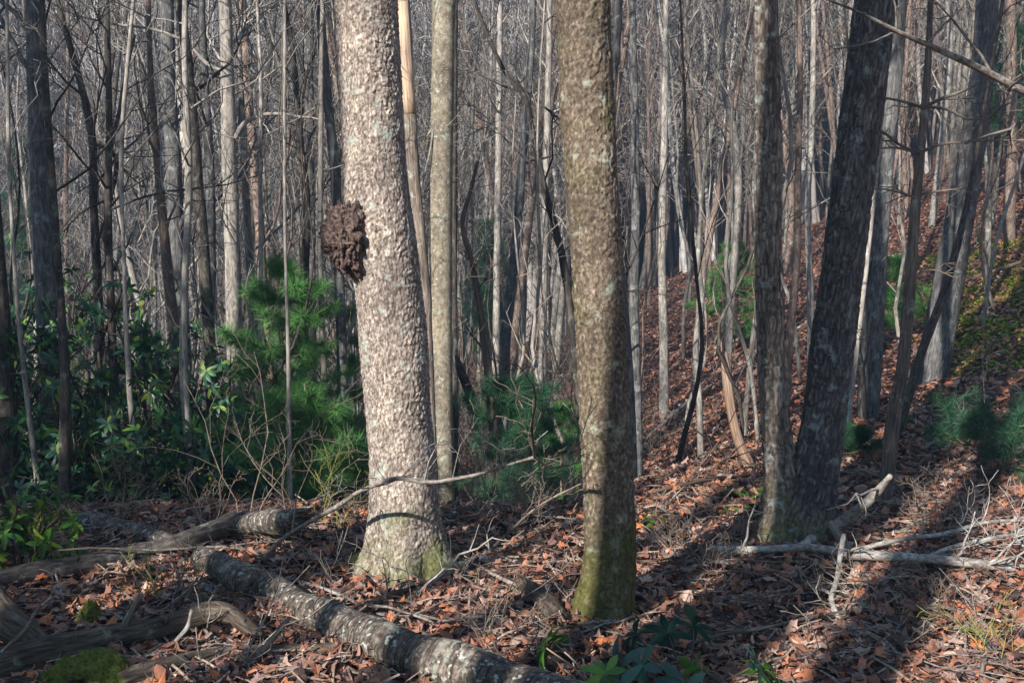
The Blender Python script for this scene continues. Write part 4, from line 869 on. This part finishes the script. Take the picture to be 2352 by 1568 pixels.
for k, (lab, p_, m_, tw) in enumerate([
    ('short pale broken stick on the floor under the mossy bottom left log', [(470, 1350 + 95, 12, 0.04), (500, 1410 + 60, 13, 0.02), (545, 1500, 11)], 'stick_pale', 1),
    ('pale bent twig lying between the mossy log and the lichened log', [(400, 1475, 9, 0.06), (430, 1440, 10, 0.12), (440, 1400, 7, 0.2)], 'stick_pale', 0),
    ('long thin grey stick crossing the bottom left corner logs', [(0, 1500, 8, 0.12), (60, 1440, 9, 0.14), (90, 1395, 7, 0.16), (120, 1370, 5, 0.18)], 'grey_wood', 1),
    ('upright dead stub poking from the floor beside the bright moss cushion', [(275, 1480, 20, 0.0), (290, 1430, 18, 0.1), (320, 1370, 12, 0.22)], 'grey_wood', 0),
    ('thin grey branch lying along the bottom edge at left', [(600, 1568, 12), (680, 1540, 12, 0.02), (760, 1545, 10), (820, 1560, 8)], 'stick_lichen', 2),
    ('dry stick lying across leaves between the ringed log and burl tree', [(640, 1330, 7, 0.02), (720, 1318, 8, 0.02), (800, 1322, 6)], 'stick_pale', 2),
    ('grey stick on the floor above the lichened log middle', [(760, 1398, 8, 0.02), (860, 1408, 9, 0.02), (980, 1420, 7)], 'stick_lichen', 2),
    ('thin pale stick sloping toward the mossy trunk foot', [(1090, 1295, 7, 0.04), (1180, 1340, 8, 0.03), (1260, 1370, 7, 0.02), (1310, 1400, 6)], 'stick_pale', 1),
    ('dark stick in the shade right of the lichened log end', [(1080, 1530, 9), (1180, 1520, 10), (1260, 1535, 8)], 'grey_wood', 2),
    ('thin stick reaching up to the mossy trunk from fallen leaves', [(1060, 1330, 7), (1150, 1240, 7, 0.1), (1240, 1160, 5, 0.3), (1335, 1110, 4, 0.42)], 'twig', 6),
    ('dry branch in the sunlit leaves right of the twin oak shade band', [(2000, 1480, 10), (2100, 1470, 11, 0.02), (2200, 1478, 9, 0.02), (2290, 1462, 7)], 'stick_lichen', 4),
    ('small pale forked stick at the far right leaves', [(2180, 1390, 8), (2240, 1420, 9, 0.02), (2300, 1470, 9, 0.02)], 'stick_pale', 3),
    ('leafless branch in the shade left of the twin oak foot', [(1560, 1310, 8, 0.02), (1640, 1290, 9, 0.05), (1720, 1300, 7, 0.03)], 'stick_lichen', 5)]):
    log('broken_branch', lab, 'branch', p_, M[m_], 300 + k, sides=8, twigs=tw, tl=0.35)
for k, (lab, p_, w_) in enumerate([
    ('fallen grey log lying up the ravine side left of the bent dead stem', [(1480, 1010, 8, 0.05), (1560, 940, 9, 0.1), (1640, 880, 6, 0.1)], 'stick_lichen'),
    ('pale fallen trunk high on the sunlit slope at upper right', [(2110, 690, 6, 0.3), (2230, 640, 8, 0.3), (2352, 600, 9, 0.3)], 'dead_wood'),
    ('fallen branches on the slope in the twin oak gap', [(1820, 760, 5, 0.1), (1870, 730, 6, 0.2), (1900, 700, 5, 0.2)], 'stick_pale'),
    ('long brown fallen branch low on the ravine side', [(1500, 1130, 8, 0.05), (1600, 1105, 10, 0.06), (1720, 1090, 8, 0.05)], 'brown_wood'),
    ('grey fallen log on the right slope below the mossy ground', [(2120, 1030, 9, 0.05), (2200, 985, 11, 0.06), (2290, 960, 9, 0.05)], 'stick_lichen'),
    ('pale fallen stick above the bent dead stem', [(1640, 800, 5, 0.1), (1720, 770, 6, 0.1)], 'stick_pale')]):
    log('fallen_branch', lab, 'branch', p_, M[w_], 500 + k, sides=8, twigs=5, tl=1.0)
# loose sticks scattered on the leaves
stick_protos = []
for k in range(8):
    R_ = np.random.default_rng(1200 + k); g = Geo(); L = R_.uniform(0.5, 1.3); n = 9
    P = np.column_stack([np.linspace(-L / 2, L / 2, n), np.cumsum(R_.normal(0, 0.02, n)), np.abs(np.cumsum(R_.normal(0, 0.008, n))) + 0.01]); r = R_.uniform(0.004, 0.011)
    g.tube(P, np.linspace(r, r * 0.5, n), 6, lump=0.1, seed=k)
    for j in range(R_.integers(1, 5)):
        q = P[R_.integers(2, n - 1)]; grow(g, q, np.array([1, R_.choice([-1, 1]) * 0.8, 0.25]), L * 0.3, r * 0.5, 1, R_, 0.05, 0.2, (3,))
    stick_protos.append(g.mesh('stick', [M['stick_lichen'], M['grey_wood'], M['twig'], M['brown_wood']][k % 4]))
R_ = np.random.default_rng(99)
for i in range(170):
    y = R_.uniform(3.2, 8) if i < 120 else R_.uniform(8, 20); x = (R_.random() - 0.5) * 2 * (0.474 * y) if i < 120 else R_.uniform(0.5, 0.474 * y)
    kk = R_.integers(0, 8); o = obj('fallen_stick', stick_protos[kk], None); o.location = (x, y, H1(x, y) + 0.015)
    e = 0.25; o.rotation_euler = (math.atan((H1(x, y + e) - H1(x, y - e)) / 2 / e), -math.atan((H1(x + e, y) - H1(x - e, y)) / 2 / e), R_.uniform(0, 6.28)); s = R_.uniform(0.6, 1.3); o.scale = (s, s, s)
    side = 'left of the burl tree' if x / y < -0.1 else 'between the main trunks' if x / y < 0.12 else 'right of the mossy trunk'
    tag(o, f'thin dry fallen stick lying on the leaf litter {side}', 'stick', f'dry sticks on the floor {side}'); label_by_gap(o, x, y, ['lichened', 'weathered', 'thin brown', 'rotten brown'][kk % 4] + ' fallen stick')

# bare twiggy undergrowth
def brush(label, x, y, hpx, seed, mat='twig', stems=9, group=None, D=None):
    R_ = np.random.default_rng(seed)
    p, s = gp(x, y); h = hpx * s; par = empty('bare_shrub', p); tag(par, label, 'bare shrub', group); g = Geo()
    for k in range(stems):
        a = R_.uniform(0, 6.28); d = np.array([math.cos(a) * 0.45, math.sin(a) * 0.45, 1.0]); L = h * R_.uniform(0.6, 1.1)
        grow(g, p + np.array([math.cos(a), math.sin(a), 0]) * 0.04, d, L, 0.0015 + 0.003 * h, 2, R_, 0.1, 0.22, (5, 3), rmin=0.0012)
    obj('stems', g, M[mat], par, p)
for k, (lab, x, y, hp, mt_, st) in enumerate([
    ('tangle of bare twigs at the right foot of the burl tree', 1100, 1200, 200, 'twig', 12), ('fine bare shrub before the dark pine between the main trunks', 1200, 1215, 190, 'twig', 10),
    ('pale bare stems standing left of the burl tree foot', 690, 1225, 330, 'twig', 4), ('cluster of tall thin stems beside the bright young pine', 560, 1215, 420, 'twig', 3),
    ('bare twiggy shrub left of the tall thin stems', 480, 1225, 150, 'twig', 5), ('small dry twigs rising in front of the dark fallen log', 390, 1385, 150, 'twig', 7),
    ('green stemmed sprouts next to the ringed log piece', 400, 1395, 170, 'twig_green', 4), ('small bare shrub at the left foot of the twin oak', 1700, 1250, 110, 'twig', 9),
    ('fine twigs right of the mossy trunk foot', 1560, 1270, 120, 'twig', 8), ('bare grey twigs in the bottom right leaves', 2150, 1440, 150, 'twig', 6),
    ('pale twigs at the bottom right corner', 2280, 1520, 170, 'twig_green', 5), ('dry twigs at the centre bottom before the mossy trunk', 1130, 1480, 150, 'twig', 5),
    ('green curved briars left of the mossy log corner', 40, 1330, 190, 'twig_green', 4), ('thin twigs left of the twin oak on the floor', 1640, 1330, 120, 'twig', 6),
    ('bare brush on the shaded ravine side', 1520, 1090, 170, 'twig', 9), ('bare brush left of the tiny pine', 1290, 1180, 150, 'twig', 9),
    ('tangled briars on the left floor behind the moss specked log', 260, 1215, 190, 'twig', 9), ('thorny brush above the broken log end', 760, 1215, 220, 'twig_green', 7),
    ('dry twigs under the long whitish branch', 2000, 1390, 130, 'twig', 6), ('grey brush behind the long whitish branch', 2150, 1235, 160, 'twig', 8)]):
    brush(lab, x, y, hp, 400 + k, mt_, st)
# thickets filling the drop behind the shelf
R_ = np.random.default_rng(31)
bp = []
for k in range(3):
    g = Geo(); r2 = np.random.default_rng(800 + k)
    for s_ in range(10):
        a = r2.uniform(0, 6.28); grow(g, np.array([math.cos(a), math.sin(a), 0]) * 0.1, np.array([math.cos(a) * 0.4, math.sin(a) * 0.4, 1.0]), r2.uniform(1.4, 2.6), 0.012, 2, r2, 0.1, 0.2, (7, 4), rmin=0.0025)
    bp.append(g.mesh('stems', M['twig']))
for i in range(90):
    y = R_.uniform(10, 30); x = (R_.random() - 0.5) * 2 * 0.5 * y
    if x > 0.1 * y: continue
    px = 1176 + x / y * FP
    o = obj('bare_shrub', bp[R_.integers(0, 3)], None); o.location = (x, y, H1(x, y) - 0.05); o.rotation_euler = (0, 0, R_.uniform(0, 6.28)); s = R_.uniform(0.7, 1.3); o.scale = (s, s, s)
    z_ = zone(x, y); tag(o, f'leafless understory shrub in the {z_}', 'bare shrub', f'leafless shrubs in the {z_}'); label_by_gap(o, x, y, 'low leafless shrub')

sp_ = []
for k in range(8):
    r2 = np.random.default_rng(840 + k); h = r2.uniform(3, 7); m = 8; z = np.linspace(-0.1, h, m); wob = np.cumsum(r2.normal(0, h * 0.025, (m, 2)), 0)
    P = resample(np.column_stack([wob - wob[0], z]), 20); R = np.linspace(0.006 + 0.0035 * h, 0.003, 20); g = Geo(); g.tube(P, R, 6); gc = Geo(); crown_on(gc, P, R, r2, 14, 0.15, (0.5, 1.2), 1, (5, 3), rk=0.4, rmin=0.002)
    mm = M[['bark_pale', 'twig', 'bark_dark', 'twig'][k % 4]]; sp_.append((g.mesh('stem', mm), gc.mesh('crown', mm), ['pale', 'brown', 'dark', 'brown'][k % 4]))
for i in range(75):
    y = R_.uniform(8, 19); x = (R_.random() - 0.5) * 2 * 0.48 * y
    if i > 40: x = -abs(x)
    a_, b_, c_ = sp_[R_.integers(0, 8)]; e = empty('bare_sapling', (x, y, H1(x, y)), R_.uniform(0, 6.28)); s = R_.uniform(0.7, 1.2); e.scale = (s, s, s)
    tag(e, 'x', 'sapling', f'{c_} saplings in the {zone(x, y)}'); label_by_gap(e, x, y, f'thin {c_} sapling'); obj('stem', a_, None, e); obj('crown', b_, None, e)

# ------------------------------------------------------------------ seedlings, ferns, mossy rocks
def seedling(label, x, y, hpx, mat, seed, whn, L, stem='twig_green'):
    R_ = np.random.default_rng(seed); p, s = gp(x, y); par = empty('evergreen_seedling', p); tag(par, label, 'seedling')
    gs = Geo(); T = []; Dn = []
    for k in range(whn):
        a = R_.uniform(0, 6.28); e = p + np.array([math.cos(a) * 0.10 * whn ** 0.5, math.sin(a) * 0.10 * whn ** 0.5, hpx * s * R_.uniform(0.65, 1.05)]); m_ = (p + e) / 2 + R_.normal(0, 0.015, 3)
        Q = resample(np.array([p - [0, 0, 0.03], m_, e]), 8); gs.tube(Q, np.linspace(0.004, 0.003, 8), 6); T.append(e); Dn.append(e - m_)
    obj('stem', gs, M[stem], par, p); g = Geo(); whorls(g, T, Dn, R_, L, (6, 9), 0.5); obj('foliage', g, M[mat], par, p)
seedling('bright green broad leaved seedling at the bottom centre', 1378, 1590, 105, 'rhodo_bright', 1, 4, 0.095, 'dead_wood')
seedling('blue green shaded seedling right of the bright bottom seedling', 1570, 1580, 95, 'rhodo_blue', 2, 7, 0.10, 'twig_dark')
seedling('bright green leaves at the bottom edge right of the blue green seedling', 1690, 1610, 75, 'rhodo_bright', 3, 2, 0.10, 'dead_wood')
seedling('small green sprig at the left edge below the leafy bright bush', 15, 1290, 60, 'rhodo_bright', 4, 2, 0.06)
def fern(label, x, y, Lp, seed, n=8):
    R_ = np.random.default_rng(seed); p, s = gp(x, y); par = empty('fern', p); tag(par, label, 'fern'); L = Lp * s
    for k in range(n):
        a = R_.uniform(0, 6.28); d = np.array([math.cos(a), math.sin(a), 0]); g = Geo(); sd_ = np.array([-d[1], d[0], 0]); t = np.linspace(0, 1, 16)
        Q = p + d * (t * L * 0.8)[:, None] + np.array([0, 0, 1]) * (L * (0.9 * t - 0.75 * t * t))[:, None]; g.tube(Q, 0.0025, 3, cap=False)
        for i in range(2, 16):
            for q in (-1, 1):
                l = L * 0.2 * math.sin(math.pi * t[i] ** 0.7) + 0.005; a_ = Q[i]; b_ = a_ + sd_ * q * l + d * l * 0.3 - np.array([0, 0, l * 0.2])
                g.add(np.array([a_ - d * 0.01, a_ + d * 0.012, b_]), [np.array([[0, 1, 2]])])
        obj('frond', g, M['fern'], par, p, smooth=False)
fern('green fern at the right foot of the mossy trunk', 1510, 1200, 70, 9)
fern('light green fern on the slope left of the twin oak foot', 1725, 1150, 90, 1); fern('small fern just below the light green fern', 1690, 1180, 60, 2); fern('fern hidden right of the tiny pine', 1480, 1215, 60, 3)
def rock(label, x, y, wpx, hpx, seed, moss=True):
    p, s = gp(x, y); g = blob(p + np.array([0, 0, -0.01]), (wpx / 2 * s, wpx / 2 * s * 0.8, hpx * s), 0.25, 3, seed, (50, 32))
    par = obj('mossy_rock', g, M['rock'], None, None)
    tag(par, label, 'rock')
    if moss:
        g = blob(p + np.array([0, 0, 0.006]), (wpx / 2 * s * 1.03, wpx / 2 * s * 0.84, hpx * s * 1.05), 0.25, 3, seed, (70, 40))
        obj('moss', g, M['moss'], par)
rock('bright moss cushion beside the mossy bottom left log', 205, 1440, 62, 48, 3)
rock('broad yellow green moss mound at the bottom left edge', 205, 1568, 200, 62, 4)
rock('small moss covered stone at the foot of mossy log stub', 1270, 1440, 34, 18, 5)
# moss cover on the upper right slope
def moss_cover():
    g = Geo(); N = 10000; R_ = np.random.default_rng(8)
    pts_ = []
    while len(pts_) < 90:
        x_, y_ = R_.uniform(2130, 2420), R_.uniform(540, 860)
        if y_ > 540 + (2352 - x_) * 0.2: pts_.append((x_, y_))
    C = np.array([gp(a, b)[0] for a, b in pts_])
    k = R_.integers(0, len(C), N); x = C[k, 0] + R_.normal(0, 0.14, N); y = C[k, 1] + R_.normal(0, 0.3, N); z = H(x, y) + R_.uniform(0.01, 0.07, N)
    m = rot_mats(R_.uniform(0, 6.28, N), R_.normal(0, 0.5, N), R_.normal(0, 0.5, N), R_.uniform(0.025, 0.055, N))
    tv, tf = LV[0]; g.inst(tv * np.array([1, 2, 1]), [tf], np.stack([x, y, z], -1), m); return g
M['moss_leaf'] = foliage('moss and creeping evergreen', [(0, (0.08, 0.15, 0.01)), (0.5, (0.22, 0.33, 0.02)), (1, (0.45, 0.50, 0.03))], 0.7, 0.2, 0.2)
tag(obj('ground_cover', moss_cover(), M['moss_leaf'], smooth=False), 'yellow green creeping plants on the upper right slope', 'ground cover', kind='stuff')

# ------------------------------------------------------------------ unseen trees beside and behind the camera, most added for their shade
def shade_tree(x, y, r, h, lean, seed, label):
    R_ = np.random.default_rng(seed); z0 = H1(x, y); n = 10; z = np.linspace(-0.2, h, n)
    P = np.column_stack([x + lean * np.maximum(z, 0), np.full(n, y), z0 + z]); R = r * (1 - 0.6 * np.clip(z / h, 0, 1)); par = empty('bare_tree', (x, y, z0)); tag(par, label, 'tree')
    Q = resample(np.column_stack([P, R]), 30); g = Geo(); g.tube(Q[:, :3], Q[:, 3], 14, lump=0.1); obj('trunk', g, M['bark_grey'], par, (x, y, z0))
    g = Geo(); crown_on(g, Q[:, :3], Q[:, 3], R_, 22, 0.55, (1.5, 3.0)); obj('crown', g, M['bark_grey'], par, (x, y, z0))
def caster(perp, t):     # a spot beside the line that runs from the burl tree towards the sun
    return (bA[0] + perp * math.cos(SUN_AZ) - t * math.sin(SUN_AZ), bA[1] - perp * math.sin(SUN_AZ) - t * math.cos(SUN_AZ))
SV = np.array(SDIR)
def shade_for(lo, hi, t, r_, seed, label, h=14):     # a tree whose shade falls along the line lo-hi
    A_, B_ = np.asarray(lo) - SV * t, np.asarray(hi) - SV * t; sl = (B_ - A_) / max(B_[2] - A_[2], 0.1)
    for _ in range(4): gz = H1(*(A_ + sl * (-A_[2]))[:2])
    base = A_ + sl * (gz - A_[2]); lean2 = sl; R_ = np.random.default_rng(seed); n = 10; z = np.linspace(-0.2, h, n)
    P = base + lean2 * z[:, None]; R = r_ * (1 - 0.5 * np.clip(z / h, 0, 1)); par = empty('bare_tree', base); tag(par, label, 'tree')
    Q = resample(np.column_stack([P, R]), 30); g = Geo(); g.tube(Q[:, :3], Q[:, 3], 14, lump=0.1); obj('trunk', g, M['bark_grey'], par, base)
    g = Geo(); crown_on(g, Q[:, :3], Q[:, 3], R_, 14, 0.7, (1.2, 2.4)); obj('crown', g, M['bark_grey'], par, base)
up3 = np.array([0, 0, 3.0])
shade_for(plane(1888, 1150, DC)[0], plane(2030, 0, DC)[0], 10.5, 0.17, 1, 'bare leaning tree beside the camera that shades the twin oak')
shade_for(plane(1738, 950, DC)[0], plane(1785, 250, DC)[0], 9.0, 0.10, 2, 'unseen slender leaning tree added to shade the left oak stem')  # unseen tree added to throw the dark patch on the left oak stem
q = gp(1790, 1420)[0]; shade_for(q, q + up3, 10.5, 0.17, 3, 'bare tree behind the camera in line with the twin oak')
for k, (x_, y_, r_, lab) in enumerate([(715, 1480, 0.07, 'unseen thin bare tree added behind the camera left of centre for shade'), (420, 1380, 0.13, 'unseen bare tree added behind the camera to shade the left logs'), (1000, 1500, 0.11, 'unseen bare tree added nearly straight behind the camera for shade'), (560, 1250, 0.09, 'unseen slim bare tree added outside the lower left corner for shade')]):
    q = gp(x_, y_)[0]; shade_for(q, q + up3, 8.0 + k, r_, 30 + k, lab)  # unseen trees added to shade the left and middle foreground
q = gp(2050, 1420)[0]; shade_for(q, q + up3, 9.5, 0.19, 4, 'bare tree behind the camera toward the right')
shade_for(plane(112, 560, 10.5)[0], plane(92, 0, 10.5)[0], 9.0, 0.13, 7, 'unseen bare tree added far beyond the left edge to shade the patchy trunk')  # unseen tree added so shade covers part of the patchy trunk
for k, (x_, y_, t, lab) in enumerate([(1640, 900, 24, 'unseen tall bare tree added far outside the left edge for slope shade'), (1720, 1010, 20, 'unseen tall bare tree added outside left of the view for slope shade'), (2210, 900, 16, 'unseen tall bare tree added left of the camera for slope shade')]):
    q = gp(x_, y_)[0]; shade_for(q, q + up3, t, 0.20, 20 + k, lab, 19)  # unseen trees added to lay shadow stripes on the slope
for k, (pp, t, rd, h, lab) in enumerate([(-0.40, 6.5, 0.42, 3.3, 'unseen small pine added behind the camera for shade nearest the burl tree line'), (-2.4, 9.5, 1.2, 7.6, 'unseen pine added behind the camera toward the left for shade'), (-4.4, 9.0, 1.6, 9.5, 'unseen large pine added beyond the left edge for shade'), (-6.8, 8.0, 1.8, 11, 'unseen large pine added furthest left for shade')]):
    x, y = caster(pp, t)
    pine('pine_tree', lab, (x, y, H1(x, y)), h, rd, 'pine_dark', 200 + k, nlen=0.26, dens=1.0, f0=0.33, trunkmat='bark_red', r0=0.16, cat='pine tree')  # unseen pines added to darken the left logs and undergrowth

finish_labels()
# ------------------------------------------------------------------ air
HAZE = 0.0034
if HAZE:
    m = bpy.data.materials.new('haze'); m.use_nodes = True; n = m.node_tree; n.nodes.clear()
    v = n.nodes.new('ShaderNodeVolumePrincipled'); v.inputs['Density'].default_value = HAZE; v.inputs['Color'].default_value = (0.48, 0.68, 1, 1); v.inputs['Anisotropy'].default_value = 0.2
    o = n.nodes.new('ShaderNodeOutputMaterial'); n.links.new(v.outputs[0], o.inputs['Volume'])
    V = np.array([[sx, sy, sz] for sx in (-195, 195) for sy in (-65, 305) for sz in (-14, 160)], float)
    g = Geo(); g.add(V, [np.array([[0, 1, 3, 2], [4, 6, 7, 5], [0, 4, 5, 1], [2, 3, 7, 6], [0, 2, 6, 4], [1, 5, 7, 3]])])
    tag(obj('haze', g, m, smooth=False), 'thin blue air between the camera and the far slope', 'haze', kind='stuff')
